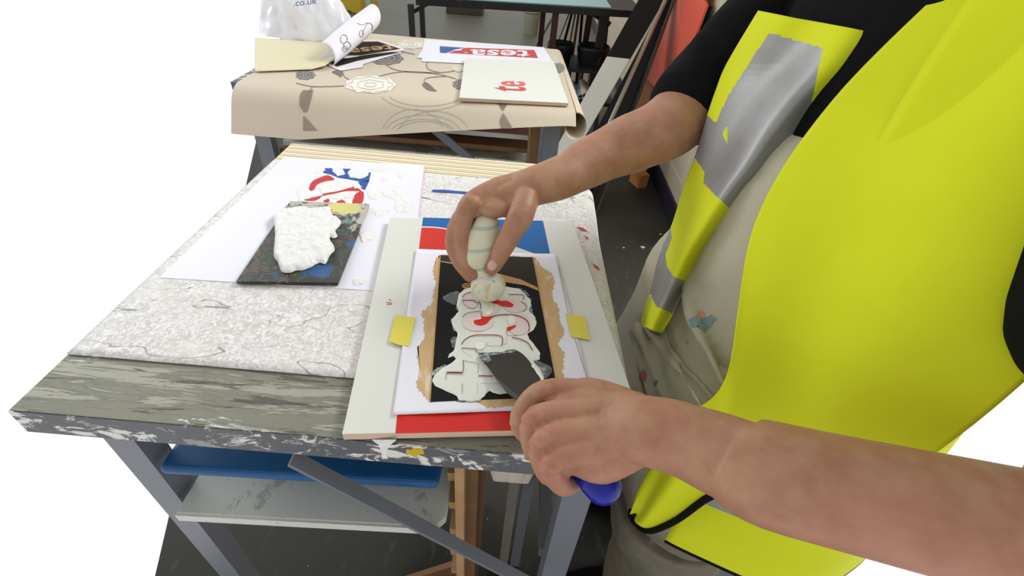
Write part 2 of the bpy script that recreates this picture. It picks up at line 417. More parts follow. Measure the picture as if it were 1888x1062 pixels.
def m_cream_cloth():
    t = NT('paint_stained_cream_cotton', .9, .15)
    c = t.mix(t.noise(4, 5), srgb((166, 160, 136)), srgb((200, 196, 174)))
    for lc, sc, th, sd in (((140, 150, 132), 5, .60, 1), ((100, 128, 132), 22, .70, 4), ((206, 140, 96), 30, .745, 7), ((150, 70, 66), 20, .745, 12), ((60, 100, 140), 60, .76, 15)):
        c = t.mix(t.mul(t.step(t.noise(sc, 5, .6, t.vec((1, 1, 1), (sd, sd*2, sd))), th, th+.05), .7), c, srgb(lc))
    sp = t.n('ShaderNodeSeparateXYZ'); t.lk(t.pos, sp.inputs[0])
    c = t.mix(t.mul(t.step(sp.outputs[2], .62, .50), .8), c, t.mix(t.noise(9, 5), srgb((84, 76, 66)), srgb((112, 104, 92))))   # shade on the lower legs, painted into the cloth colour
    t.col(c); t.bump(t.noise(600, 3), .35, .0008); return t.m
M['overall'] = m_cream_cloth()
def m_vest():
    t = NT('fluorescent_yellow_mesh', .75, .2); t.col(t.mix(t.noise(14, 3), srgb((206, 214, 24)), srgb((220, 226, 40))))
    t.bump(t.noise(900, 2), .2, .0005); return t.m
M['vest'] = m_vest()
def m_reflect():
    t = NT('silver_reflective_tape', .42, .5, .25); t.col(t.mix(t.noise(25, 3), srgb((132, 131, 126)), srgb((160, 160, 160)))); t.bump(t.noise(300, 3), .2, .0006); return t.m
M['reflect'] = m_reflect()
def m_wrap():
    t = NT('striped_cotton_wrap', .85, .2)
    c = t.mix(t.noise(25, 4), srgb((206, 202, 168)), srgb((228, 226, 204)))
    w = t.n('ShaderNodeTexWave'); w.bands_direction = 'Z'; w.inputs['Scale'].default_value = 13; w.inputs['Distortion'].default_value = 1.5; w.inputs['Detail'].default_value = 1
    t.lk(t.vec((1, 1, 1), (0, 0, .003), (.25, .25, 0)), w.inputs[0])
    c = t.mix(t.mul(t.step(w.outputs['Fac'], .88, .97), .42), c, srgb((120, 148, 160)))
    t.col(c); t.bump(t.noise(260, 4), .5, .001); return t.m
M['wrap'] = m_wrap()
def m_ball():
    t = NT('paint_soaked_dabbing_cloth', .7, .3)
    c = t.mix(t.noise(40, 4), srgb((206, 204, 170)), srgb((232, 232, 222)))
    c = t.mix(t.mul(t.step(t.noise(28, 3, .5, t.vec((3, 3, .5))), .56, .6), .7), c, srgb((196, 188, 110)))
    c = t.mix(t.mul(t.step(t.noise(30, 3, .5, t.vec((3, 3, .5), (4, 2, 0))), .62, .66), .7), c, srgb((90, 150, 165)))
    t.col(c); t.bump(t.noise(160, 4), .6, .0015); return t.m
M['ball'] = m_ball()
M['bag'] = simple('clear_plastic_bag', (232, 232, 236), .18, .04, 20, .2, 60, .8)
M['brown_bag'] = simple('creased_paper_bag', (188, 176, 164), .7, .1, 15, .4, 60)
M['yellow_plastic'] = simple('yellow_plastic', (196, 172, 40), .5, .1, 6)
M['dark_rubber'] = simple('dark_grey_rubber', (70, 72, 76), .8, .1)
M['orange_board'] = simple('orange_red_board', (226, 92, 66), .45, .08, 4)
M['cardboard'] = simple('brown_cardboard', (176, 112, 60), .8, .15, 6)
M['black_board'] = simple('black_board', (26, 26, 26), .75, .15, 20, spec=.15)
M['offwhite'] = simple('off_white_paint', (206, 206, 196), .5, .06, 12)
M['olive'] = simple('olive_brown_board', (74, 68, 54), .6, .25, 5)
M['silver'] = simple('silver_tube', (168, 160, 142), .35, .1, 10, spec=.6, metal=.3)
M['slab'] = splat('grey_white_painted_tray', (216, 218, 208), [((172, 174, 160), 9, .56, (1, 1, 1), 3), ((100, 94, 66), 22, .66, (1, 1, 1), 7)], .6, .5)
M['slab_edge'] = splat('white_chipped_edge', (224, 222, 214), [((140, 136, 124), 30, .64, (1, 1, 1), 3)], .6, .8)
M['grey_wood'] = simple('weathered_grey_wood', (138, 134, 124), .8, .25, 30, .3, 60)
M['light_blue'] = simple('pale_turquoise_sheet', (160, 205, 205), .5, .05)
M['black_tub'] = simple('black_plastic', (22, 28, 26), .4, .2)
M['bucket'] = simple('cloudy_plastic_bucket', (150, 150, 132), .5, .1)
M['tap'] = simple('wall_paper_roll_cream', (214, 206, 186), .7, .05)
M['rollblue'] = simple('pale_blue_roll', (150, 170, 176), .7, .05)
M['wpaper'] = simple('beige_patterned_wallpaper', (210, 198, 176), .5, .03, 3)
M['dkflower'] = simple('slate_flower_print', (98, 100, 96), .5, .15, 60)
M['whflower'] = simple('pearl_flower_print', (240, 236, 222), .4, .03, 60)
M['brleaf'] = simple('brown_leaf_print', (122, 108, 96), .5, .15, 60)
M['stem'] = simple('brown_stem_print', (140, 126, 114), .5, .1, 60)
M['ring'] = simple('grey_ring_print', (176, 172, 158), .5, .1, 60)
M['petal'] = simple('petal_line_print', (196, 186, 170), .5, .1, 60)
M['mag'] = simple('clear_card_label', (210, 214, 220), .4, .05)

TZ = .82   # bench top height
# ================================================================== SETTING
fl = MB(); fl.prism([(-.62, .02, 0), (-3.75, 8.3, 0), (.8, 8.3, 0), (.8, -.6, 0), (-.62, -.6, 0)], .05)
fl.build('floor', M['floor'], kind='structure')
w = MB(); w.box((.85, 5.1, 1.1), (.1, 6.4, 2.2)); w.build('wall_right', M['wall'], kind='structure')
w = MB(); w.box((.793, 5.1, .055), (.014, 6.4, .11)); w.build('baseboard_right', M['skirting'], kind='structure')

# ================================================================== FRONT BENCH
FX0, FX1, FY0, FY1 = -.485, .122, .26, .934
bench = thing('workbench', 'grey paint-splattered workbench in the foreground carrying the white stencil board', 'workbench', (-.18, .6, 0))
b = MB(); b.mi = 0; b.box(((FX0+FX1)/2, (FY0+FY1)/2, TZ-.017), (FX1-FX0, FY1-FY0, .034))
b.mi = 1; b.box(((FX0+FX1)/2, FY1-.014, TZ+.0002), (FX1-FX0, .028, .0012))
b.mi = 2; b.box(((FX0+FX1)/2, FY0-.0008, TZ-.018), (FX1-FX0+.002, .0018, .034))
top = b.build('tabletop', [M['bench_top'], M['bench_back'], M['bench_edge']], bench)
def bench_drips():
    d = MB()
    def fy(x, y): return D(x, y, FY0-.0022)
    def drip(pts): d.prism([fy(*p) for p in pts], .0012, (0, -1, 0))
    drip([(686, 812), (730, 812), (718, 822), (713, 832), (714, 846), (704, 846), (703, 832), (698, 820)])
    return d
bench_drips().build('paint_drip', M['wet_white'], top, label='white paint drip running down the bench edge')
d = MB(); d.prism([D(*p, FY0-.0022) for p in jag([(747, 832), (762, 827), (780, 829), (781, 838), (765, 842), (750, 838)], 2, 3, 2)], .0012, (0, -1, 0))
d.build('paint_patch', simple('yellow_patch', (206, 176, 40), .5, .2, 90), top, label='yellow paint patch')
d = MB(); d.prism([D(*p, FY0-.0022) for p in jag([(980, 858), (994, 853), (1001, 860), (994, 866), (984, 865)], 1.5, 3, 2)], .0012, (0, -1, 0))
d.build('paint_patch', simple('blue_patch', (26, 104, 160), .5, .2, 90), top, label='blue paint patch')
def steel_leg(p_top, p_bot, wd, dp=.03):
    return MB().bar(p_top, p_bot, dp, wd, (1, 0, 0))
lx = (.099, .288)
def leg_at(x, y, parent, z1=TZ-.036, wd=.026): 
    m = MB(); m.bar((x, y, z1), (x+.004, y, .0), .03, wd, (1, 0, 0)); return m.build('leg', M['steel_grey'], parent)
leg_at(.100, .305, bench, wd=.036); leg_at(-.44, .305, bench, wd=.036)
leg_at(.085, .88, bench); leg_at(-.44, .88, bench)
m = MB(); m.bar(D(538, 845, .262), D(985, 1080, .262), .005, .0165, (0, 1, 0)); m.build('brace', M['steel_grey'], bench)
m = MB(); m.box((-.17, .91, TZ-.055), (.56, .02, .036)); m.build('rail', M['steel_grey'], bench)
for zz_ in (.42, TZ-.05):
    m = MB(); m.box((.091, .6, zz_), (.02, .54, .028)); m.build('side_rail', M['steel_grey'], bench)

# things stored beneath the bench
rack = thing('tray_rack', 'plywood rack upright with slatted runners standing under the front workbench', 'rack', (-.05, .35, 0))
m = MB()
pt = [D(841, 857, .31), D(858, 857, .31), D(853, 1070, .31), D(838, 1070, .31)]
m.box((-.046, .318, .39), (.012, .02, .78)); m.build('front_post', M['ply'], rack)
m = MB(); m.box((-.032, .47, .39), (.016, .28, .78)); m.build('side_panel', M['ply_dark'], rack)
for i, z in enumerate((.760, .665, .585, .50, .42, .34)):
    m = MB(); m.bar((-.058, .33, z-.03), (-.058, .56, z+.01), .014, .030); m.build('runner', M['ply'], rack)
m = MB(); m.sm = False
n = 10
def blue_pt(u, v):
    x = -.47+u*.415; c = min(1, max(0, (x+.075)/.02)); z = .765-.052*v
    return (x, .300+.03*math.sin(v*1.6)*-1+.02, z+(.010*c*c if v > .5 else 0))
m.hexa([(-.41, .282, .684), (-.070, .292, .684), (-.062, .56, .684), (-.41, .56, .684)], [(-.41, .282, .668), (-.070, .292, .668), (-.062, .56, .668), (-.41, .56, .668)])
m.build('drying_board', M['blue_shelf'], None, 'blue painted board slid into the rack just under the workbench top', 'board', mods=[('BEVEL', dict(width=.008, segments=4))])
m = MB(); SLZ = .600
m.mi = 0; m.prism([(-.41, .268, SLZ), (-.075, .278, SLZ), (-.062, .292, SLZ), (-.066, .56, SLZ), (-.41, .56, SLZ)], .016)
m.build('tray', [M['slab']], None, 'grey-white painted tray with a chipped white front edge on the lower rack runner', 'tray', mods=[('BEVEL', dict(width=.002, segments=2))])
m = MB(); m.hexa([(-.41, .2655, SLZ-.001), (-.072, .2755, SLZ-.001), (-.072, .2795, SLZ-.001), (-.41, .2695, SLZ-.001)], [(-.41, .2655, SLZ-.016), (-.072, .2755, SLZ-.016), (-.072, .2795, SLZ-.016), (-.41, .2695, SLZ-.016)]) 
tr = bpy.data.objects['tray']; m.build('front_edge', M['slab_edge'], tr, label='chipped white edge')
m = MB(); m.box((-.31, .42, SLZ+.009), (.17, .13, .016)); m.box((-.31, .42, SLZ+.019), (.15, .11, .004))
m.build('wooden_block', M['grey_wood'], None, 'weathered grey wooden panel lying on the tray under the workbench', 'wooden panel')
m = MB(); m.sm = True
def bagpt(u, v):
    a = u*2*math.pi; r = 1+.10*math.sin(5*a+v*3)+.05*math.sin(11*a); k = .035*(1-.35*v**2)
    return (.020+k*1.0*math.cos(a)*r, .325+k*.5*math.sin(a)*r, .785-.125*v+.006*math.sin(3*a))
m.grid(bagpt, 40, 12); m.prism([bagpt(i/40, 1) for i in range(40)], .002, (0, 0, -1))
m.build('paper_bag', M['brown_bag'], None, 'creased pale paper bag hanging beneath the workbench beside the plywood rack', 'bag')
for px, wd, mt, tt in ((972, .022, 'steel_grey', 'grey painted plank leaning under the workbench, nearer the steel leg'), (946, .020, 'grey_wood', 'weathered grey plank leaning under the workbench, nearer the paper bag')):
    m = MB(); p = D(px, 900, .47); m.box((p[0], .47, .39), (wd, .014, .78)); m.build('plank', M[mt], None, tt, 'plank')
m = MB(); m.prism([(-.22, .40, .0), (-.045, .40, .0), (-.045, .40, .17)], .012, (0, -1, 0))
m.build('offcut_board', M['ply_dark'], None, 'triangular brown board offcut standing on the floor below the tray', 'board')

# ------------------------------------------------------------------ coverings on the front bench
m = MB(); m.box(((FX0+FX1)/2, .884, TZ+.0007), (FX1-FX0, .094, .0010))
m.build('striped_wallpaper', M['striped'], None, 'beige and olive striped wallpaper strip along the back of the front workbench', 'wallpaper')
def emb(u, v):
    y = .333+v*(.845-.333); s = u*.69
    xf = FX1-.004+.008*math.sin(v*5+1)*.4; L = xf-FX0
    if s < L: return (FX0+s, y, TZ+.0016+.0006*math.sin(s*70+y*50)*(1 if s > .3 else .3))
    t = (s-L); r = .028; a = min(t/r, 1.35)
    x = xf+r*math.sin(a); z = TZ+.0016-r*(1-math.cos(a)); e = t-r*1.35
    if e > 0: x += e*.3; z -= e*.95
    return (x, y, z)
m = MB(); m.sm = True; m.grid(emb, 130, 40)
wp = m.build('embossed_wallpaper', M['embossed'], None, 'white embossed textured wallpaper sheet covering the front workbench and drooping over its right end', 'wallpaper', mods=[('SOLIDIFY', dict(thickness=.0006, offset=1))])
m = MB()
stroke(m, [(797, 351), (815, 352), (840, 354), (868, 356)], [3, 5, 4.5, 4], lambda x, y: W(x, y, TZ+.0034)); 
m.build('paint_stroke', M['blue2'], wp, label='blue brush stroke')
for i, q in enumerate(([(1063, 418), (1075, 420), (1084, 427), (1072, 424)], [(1077, 434), (1085, 438), (1083, 441)], [(1092, 485), (1102, 491), (1107, 498), (1098, 493)])):
    m = MB(); m.prism([W(x, y, TZ+.0036) for x, y in q], .0004); m.build('paint_mark', M['red2'], wp, label='small red paint mark')

# big white sheet with smears and the small printed logo
BSZ = TZ+.0030
sheet = MB()
sheet.mi = 0; sheet.prism([W(*p, BSZ) for p in [(783, 305), (772, 403), (772, 470), (760, 540)]]+[np.array([-.47, W(546, 533, BSZ)[1], BSZ]), np.array([-.47, W(546, 293, BSZ)[1]+.004, BSZ])], .0006)
sheet.mi = 1; stroke(sheet, [(783, 306), (777, 352), (772, 400)], 2, lambda x, y: W(x, y, BSZ+.0002))
Z = BSZ+.0003
sheet.mi = 2   # blue print
for q in ([(592, 310), (612, 310), (617, 320), (625, 321), (627, 311), (646, 311), (650, 320), (672, 318), (684, 318), (680, 335), (660, 334), (640, 330), (625, 328), (610, 322), (597, 319)],
          [(661, 335), (681, 333), (673, 350), (667, 348), (660, 340)]): flat(sheet, q, Z)
sheet.mi = 3
for q in ([(569, 350), (575, 335), (590, 327), (605, 323), (617, 331), (600, 334), (585, 340), (580, 348), (574, 352)], [(595, 357), (625, 352), (645, 344), (660, 347), (665, 352), (640, 352), (620, 356), (602, 361)],
          [(665, 352), (671, 357), (667, 375), (650, 375), (652, 365), (655, 358)], [(560, 368), (585, 362), (597, 360), (580, 370)], [(597, 368), (603, 364), (608, 371), (598, 373)], [(620, 373), (630, 368), (637, 373)]):
    flat(sheet, rnd(q, 3), Z+.0001)
big = sheet.build('poster_sheet', [M['paper2'], M['pink'], M['blue2'], M['red2']], None, 'large white paper sheet with red and blue print smeared with white paint, on front workbench', 'paper sheet')
def blob(mb, poly, z, h, seed=0, fn=W, step=2.2, edge=7.0, rough=1.0):
    """raised blob of paint over a pixel polygon on plane z"""
    from mathutils.geometry import delaunay_2d_cdt
    P = [Vector((float(p[0]), float(p[1]))) for p in poly]; K = len(P)
    A = np.array([tuple(p) for p in P]); B = np.roll(A, -1, 0)
    x0, y0 = A.min(0); x1, y1 = A.max(0); pts = list(P); y = y0; r = random.Random(seed)
    while y < y1:
        x = x0
        while x < x1:
            q = (x+r.uniform(-.3, .3)*step, y+r.uniform(-.3, .3)*step)
            if inside(q, A): pts.append(Vector(q))
            x += step
        y += step
    vs, _, fs, *_r = delaunay_2d_cdt(pts, [], [list(range(K))], 1, 1e-4)
    out = []
    for v in vs:
        q = np.array((v.x, v.y)); AB = B-A; t = np.clip(((q-A)*AB).sum(1)/np.maximum((AB**2).sum(1), 1e-9), 0, 1)
        dd = math.sqrt((((A+AB*t[:, None])-q)**2).sum(1).min()); prof = math.sqrt(min(1, dd/edge))
        w3 = np.array(fn(v.x, v.y, z)); nz = noise.noise(Vector((w3[0]*90+seed, w3[1]*60, seed)))+.7*noise.noise(Vector((w3[0]*220, w3[1]*160+seed, 1)))
        w3[2] += h*prof*(1+.75*nz*rough); out.append(w3)
    sm = mb.sm; mb.sm = True; mb.add(out, [list(f)[::-1] for f in fs]); mb.sm = sm
smears = [[(578, 318), (585, 309), (595, 306), (600, 314), (590, 320)], [(612, 316), (620, 309), (632, 312), (636, 322), (622, 324)], [(640, 318), (655, 309), (675, 312), (680, 322), (664, 330), (646, 328)],
 [(546, 350), (560, 338), (573, 352), (572, 366), (552, 372)], [(587, 345), (600, 336), (620, 334), (645, 340), (660, 345), (640, 348), (612, 354), (592, 358)], [(585, 372), (592, 362), (618, 357), (645, 355), (655, 358), (652, 366), (630, 367), (608, 366)],
 [(676, 355), (686, 346), (700, 358), (697, 368), (680, 366)], [(700, 352), (716, 347), (738, 352), (756, 362), (758, 378), (750, 392), (735, 393), (727, 382), (726, 368), (708, 362)],
 [(690, 392), (702, 384), (716, 382), (720, 388), (708, 396), (694, 400)], [(700, 328), (712, 325), (716, 331), (706, 336)], [(730, 322), (745, 318), (752, 324), (738, 330)], [(646, 340), (662, 338), (668, 345), (655, 348)],
 [(650, 515), (662, 508), (672, 514), (668, 524), (654, 526)], [(684, 310), (700, 306), (720, 309), (706, 315), (690, 316)], [(630, 302), (650, 298), (662, 303), (640, 308)], [(660, 430), (678, 425), (690, 440), (668, 448)]]
for i, q in enumerate(smears):
    sm = MB(); blob(sm, rnd(jag(q, 1.3, 2, i), 4), BSZ+.0001, .0013 if i != 12 else .002, i, step=1.7, edge=3); sm.build('paint_smear', M['wet_white'], big, label='wet white paint smear')

# palette / hawk with white paint
PZ = BSZ+.0065
pc = [(681, 375), (622, 521)]
a = W(681, 376, PZ); c = W(622, 521, PZ); bL = W(546, 520, PZ); tL = W(546, 371, PZ)
dx = (a-tL)/np.linalg.norm(a-tL); dx2 = (c-bL)/np.linalg.norm(c-bL)
pal = MB(); pal.prism([a, c, c-dx2*.13, a-dx*.13], .005)
palette = pal.build('paint_palette', M['palette'], None, 'black board palette crusted with dried colours and a large pool of white paint', 'paint palette')
def pp(name, poly, mat, z, lab, th=.0004):
    m = MB(); flat(m, jag(poly, 2.2, 4, len(poly)), z, th); m.build(name, mat, palette, label=lab)
m = MB(); blob(m, rnd(jag([(546, 382), (562, 383), (585, 384), (606, 382), (612, 394), (622, 402), (630, 410), (618, 424), (622, 436), (608, 438), (614, 452), (617, 462), (606, 474), (598, 486), (580, 487), (566, 496), (546, 500), (520, 500), (505, 470), (505, 400), (520, 384)], 3, 2, 3), 3), PZ+.001, .0065, 3, step=2.0, edge=6, rough=.5)
m.build('white_paint', M['wet_white'], palette, label='thick pool of white paint')

# ------------------------------------------------------------------ MDF board on the front bench
BZ = .8335
FL_, FR_, NL_ = W(719, 401, BZ), W(1055, 408, BZ), W(631, 800, BZ)
NR_ = FR_+(NL_-FL_)
NR_[1] = W(1175, 760, BZ)[1]*0+NR_[1]
brd = thing('painting_board', 'white-faced MDF board with red and blue painted panels lying on the front workbench', 'board', ((FL_+NR_)/2-np.array([0, 0, BZ-TZ-.003])))
m = MB(); m.mi = 0; m.prism([FL_, FR_, NR_, NL_], .0003); m.mi = 1; m.prism([p-np.array([0, 0, .0003]) for p in (FL_, FR_, NR_, NL_)], BZ-TZ-.0040)
m.build('panel', [M['white_board'], M['mdf']], brd)
def bp(name, poly, mat, z, parent, lab=None, th=.0003):
    m = MB(); flat(m, poly, z, th); return m.build(name, mat, parent, label=lab)
Zb = BZ+.0003
def curve_pts(): return opn([(778, 418), (805, 419), (831, 423), (870, 430), (905, 439), (935, 450), (985, 468)], 5)
cp = curve_pts()
bp('painted_panel', [(780, 401), (1001, 407), (1014, 467), (985, 467)]+[(x, y-1.2) for x, y in cp[::-1]], M['blue'], Zb, brd, 'blue painted panel')
bp('painted_panel', [(777, 421)]+[(x, y+1.5) for x, y in cp if x < 940]+[(925, 458), (900, 462), (870, 465), (834, 465), (800, 463), (772, 463)], M['red'], Zb, brd, 'red painted panel at the top')
bp('painted_panel', [(734, 745), (729, 799), (1010, 792), (1005, 745)], M['red'], Zb, brd, 'red painted panel at the bottom')
m = MB()
for q in ([(717, 551), (721, 555)], [(712, 557), (723, 559)], [(713, 561), (722, 561)]): stroke(m, q, 1.1, lambda x, y: W(x, y, Zb+.0002))
m.build('paint_mark', M['red2'], brd, label='tiny red strokes')
m = MB()
for q in ([(738, 804), (744, 803), (749, 806), (742, 809)], [(776, 800), (786, 799), (793, 801), (784, 805)]): m.prism([D(x, y, W(x, 802, BZ)[1]-.0012) for x, y in rnd(q, 3)], .001, (0, -1, 0))

# stencil sheet (A4) taped to the board
SZ = BZ+.0022
def sw(x, y): return SZ+.0010*math.sin(x*.03)*(1 if y > 740 else .15)
st = thing('stencil_sheet', 'white stencil paper with black printed rectangle smeared with white paste, taped on the board', 'stencil', tuple(W(900, 620, BZ+.0006)))
m = MB(); m.sm = True
TLp, TRp, BLp, BRp = (767, 459), (1026, 469), (724, 765), (1100, 752)
def pap(u, v):
    A = np.array(TLp)*(1-u)+np.array(TRp)*u; B = np.array(BLp)*(1-u)+np.array(BRp)*u; p = A*(1-v)+B*v
    z = BZ+.0012+.0016*(abs(math.sin(u*5.5))**2)*max(0, (v-.9)/.1)+.002*max(0, (.06-u)/.06)
    return W(p[0], p[1], z)
m.grid(pap, 40, 40); m.build('paper', M['paper'], st, mods=[('SOLIDIFY', dict(thickness=.0002))])
Zs = BZ+.0018
tan = [(812, 471), (803, 480), (797, 500), (804, 520), (799, 545), (795, 562), (778, 577), (784, 600), (779, 628), (768, 640), (772, 680), (768, 712), (785, 735), (800, 748), (830, 750), (860, 755), (900, 752), (930, 748), (970, 748), (1010, 740), (1045, 730), (1051, 705), (1036, 685), (1040, 650), (1028, 635), (1040, 612), (1032, 590), (1028, 560), (1016, 545), (1024, 520), (1012, 500), (998, 492), (990, 480), (984, 474)]
bp('brushed_border', jag(tan, 2.6, 9, 4), M['tan_stain'], Zs, st, 'tan brushed stain around the black print')
m = MB(); m.mi = 0; flat(m, [(812, 470), (982, 474), (1027, 712), (1030, 731), (793, 741)], Zs+.0003)
m.mi = 1; flat(m, [(812, 470), (813, 481), (850, 488), (898, 500), (930, 509), (962, 519), (991, 532), (982, 474)], Zs+.00045, .0001)
m.mi = 2; flat(m, [(812, 481), (851, 487), (898, 499), (925, 506), (960, 515), (991, 530), (993, 536), (968, 526), (931, 520), (898, 508), (851, 489.5), (812, 482.5)], Zs+.0006, .0001)
m.mi = 2; stroke(m, [(862+9.5*math.cos(a/10*math.pi), 527+4.2*math.sin(a/10*math.pi)) for a in range(21)], 1.7, lambda x, y: W(x, y, Zs+.0006))
for cx in (859, 865): stroke(m, [(cx+2.6*math.cos(a/6*math.pi), 527.3+2*math.sin(a/6*math.pi)) for a in range(13)], 1.2, lambda x, y: W(x, y, Zs+.0006))
m.mi = 3; stroke(m, [(976, 556), (977, 550), (981, 549), (981, 553), (977, 555)], 1, lambda x, y: W(x, y, Zs+.0006))
m.mi = 2; stroke(m, [(811.5, 470), (792.5, 741)], 2.2, lambda x, y: W(x, y, Zs+.0006)); stroke(m, [(983, 474), (1028, 715)], 2.2, lambda x, y: W(x, y, Zs+.0006))
m.build('printed_rectangle', [M['black_print'], M['grey_print'], M['tan_print'], M['blue2']], st)
def c7(pts): return [(780+x/3.932, 500+y/3.932) for x, y in pts]
Zw = Zs+.0010
m = MB()
for q in ([(145, 190), (200, 155), (270, 155), (290, 230), (250, 245), (180, 225)], [(240, 230), (290, 210), (290, 300), (250, 290)], [(205, 340), (260, 320), (280, 400), (240, 440), (215, 400)],
          [(800, 640), (880, 670), (930, 700), (925, 745), (870, 780), (820, 700)], [(770, 200), (785, 240), (800, 330), (825, 370), (790, 430), (740, 300)], [(200, 500), (230, 470), (260, 500), (220, 560)], [(60, 750), (100, 700), (180, 680), (120, 760)], [(250, 935), (330, 915), (420, 925), (400, 945), (270, 945)], [(680, 120), (740, 140), (770, 180), (720, 170)]):
    m = MB(); flat(m, jag(rnd(c7(q), 3), 1.3, 3, len(q)), Zw-.0003, .0001); m.build('thin_smear', M['smear_grey'], st, label='thin greyish smear of paste')
white = c7([(262, 165), (300, 130), (400, 110), (500, 95), (590, 108), (700, 130), (740, 168), (780, 205), (783, 250), (765, 285), (812, 330), (822, 380), (795, 430), (755, 458), (770, 490), (815, 545), (850, 595), (845, 640), (800, 650), (850, 710), (875, 765), (870, 810), (760, 860), (640, 885), (560, 893), (505, 880), (480, 868), (440, 910), (415, 930), (345, 945), (262, 935), (245, 905), (180, 875), (90, 833), (66, 800), (85, 755), (145, 700), (205, 665), (240, 635), (225, 615), (180, 628), (192, 600), (225, 570), (240, 500), (250, 450), (212, 390), (207, 350), (240, 310), (262, 285), (245, 240)])
m = MB(); blob(m, rnd(jag(white, .7, 2, 11), 2), Zw-.0002, .0007, 2, edge=5, rough=.5)
m.build('white_paste', M['wet_white2'], st, label='smeared white paste over the cut letters')
Zr = Zw+.0016
m = MB()
for c, r in (((345, 212), (62, 58)), ((670, 245), (85, 55)), ((395, 372), (115, 62)), ((695, 385), (82, 78)), ((500, 260), (55, 50))):
    flat(m, [(780+(c[0]+r[0]*math.cos(a/12*math.pi))/3.932, 500+(c[1]+r[1]*math.sin(a/12*math.pi))/3.932) for a in range(24)], Zr-.0004, .0001)
m.build('thin_paste', M['pinkish'], st, label='thin pinkish paste inside the cut letters')
for c, r in (((640, 350), (30, 34)), ((470, 260), (40, 60)), ((410, 540), (36, 28))):
    m = MB(); flat(m, [(780+(c[0]+r[0]*math.cos(a/12*math.pi))/3.932, 500+(c[1]+r[1]*math.sin(a/12*math.pi))/3.932) for a in range(24)], Zr-.0001, .0001); m.build('paste_dab', M['dry'], st, label='thicker dab of paste')
m = MB()
for q in ([(460, 215), (530, 203), (560, 215), (600, 213), (645, 232), (656, 248), (625, 262), (565, 248), (500, 226)], [(420, 312), (440, 330), (510, 322), (545, 318), (500, 335), (455, 383), (400, 392), (372, 378), (372, 355), (420, 345)], [(610, 408), (640, 398), (672, 390), (668, 405), (620, 432)]):
    flat(m, jag(rnd(c7(q), 3), .5, 2, 3), Zr, .0001)
m.build('exposed_red', M['red'], st, label='red showing through the cut letters')
m = MB()
lines = [([(285, 190), (305, 165), (350, 150)], 4), ([(283, 210), (370, 212), (380, 225), (415, 232), (415, 275)], 5), ([(285, 210), (300, 240), (340, 262), (380, 272)], 2), ([(620, 168), (725, 172), (725, 205)], 5), ([(710, 218), (745, 245), (748, 270), (725, 290)], 4),
 ([(285, 335), (310, 310), (360, 295), (418, 292), (420, 320)], 4), ([(510, 325), (560, 315), (640, 315), (710, 330), (755, 360), (770, 400), (766, 435)], 6), ([(608, 410), (612, 462), (680, 465)], 3), ([(280, 530), (305, 495), (350, 470), (410, 462), (565, 470), (572, 540)], 6), ([(572, 540), (470, 540), (468, 515)], 2), ([(645, 480), (700, 490), (760, 520), (795, 575)], 6),
 ([(278, 556), (375, 563), (385, 580), (408, 592)], 5), ([(280, 562), (300, 590), (360, 620)], 1.5), ([(290, 645), (295, 700), (282, 748)], 5), ([(290, 645), (330, 655), (398, 672), (398, 740)], 3), ([(172, 733), (280, 735)], 11), ([(172, 735), (165, 785)], 3), ([(402, 757), (505, 760)], 7), ([(285, 812), (285, 885)], 3), ([(396, 812), (396, 885)], 1.5), ([(415, 812), (550, 815)], 1.5), ([(580, 525), (605, 525), (608, 462)], 1.5)]
for q, wd_ in lines: stroke(m, opn(c7(q), 4) if len(q) > 2 else c7(q), wd_/3.932, lambda x, y: W(x, y, Zr+.0002))
m.build('cut_line', M['dark_red'], st, label='dark red cut edges of the letters')
m = MB(); stroke(m, [(1030, 490), (1045, 565), (1060, 625), (1084, 700)], .6, lambda x, y: W(x, y, Zs+.0004)); m.build('pencil_line', M['dkflower'], st)
for q, lb in (([(730, 579), (742, 583), (766, 585), (754, 638), (736, 636), (717, 629)], 'strip of yellow masking tape on the left edge of the stencil sheet'), ([(1043, 577), (1060, 582), (1078, 583), (1088, 627), (1072, 624), (1053, 621)], 'strip of yellow masking tape on the right edge of the stencil sheet')):
    m = MB(); flat(m, q, BZ+.0034 if q[0][0] < 800 else BZ+.0026, .0002); m.build('masking_tape', M['tape'], None, lb, 'tape', 'yellow tape strips')

# ================================================================== REAR BENCH
RZ = .82; RFY = 1.235
rb = thing('workbench', 'second workbench covered in floral beige wallpaper behind the front one', 'workbench', (-.3, 1.6, 0))
RX0, RX1 = -.80, .10
m = MB(); m.box(((RX0+RX1)/2, 1.63, RZ-.017), (RX1-RX0, .68, .032)); m.build('tabletop', M['bench_edge'], rb)
for x, y in ((.075, 1.315), (-.76, 1.315), (.075, 1.93), (-.76, 1.93)):
    m = MB(); m.box((x, y, .39), (.045, .03, .78)); m.build('leg', M['steel_grey'], rb)
m = MB(); m.bar(D(800, 238, 1.29), D(875, 300, 1.29), .008, .022); m.build('brace', M['steel_grey'], rb)
m = MB(); m.box((.03, 1.33, .60), (.024, .04, .36)); m.build('post', M['ply_dark'], rb)
for i, (z, mt, lb) in enumerate(((.752, 'red2', 'red-edged board stored topmost under the rear workbench'), (.712, 'offwhite', 'off-white board stored second from the top under the rear workbench'), (.672, 'ply_dark', 'brown board stored third from the top under the rear workbench'), (.632, 'slab', 'grey painted board stored lowest under the rear workbench'))):
    m = MB(); m.box((-.36, 1.58, z), (.74, .46, .014)); m.build('stored_board', M[mt], None, lb, 'board')
m = MB(); m.box((-.36, 1.58, .61), (.76, .48, .02)); m.build('shelf', M['ply_dark'], rb)

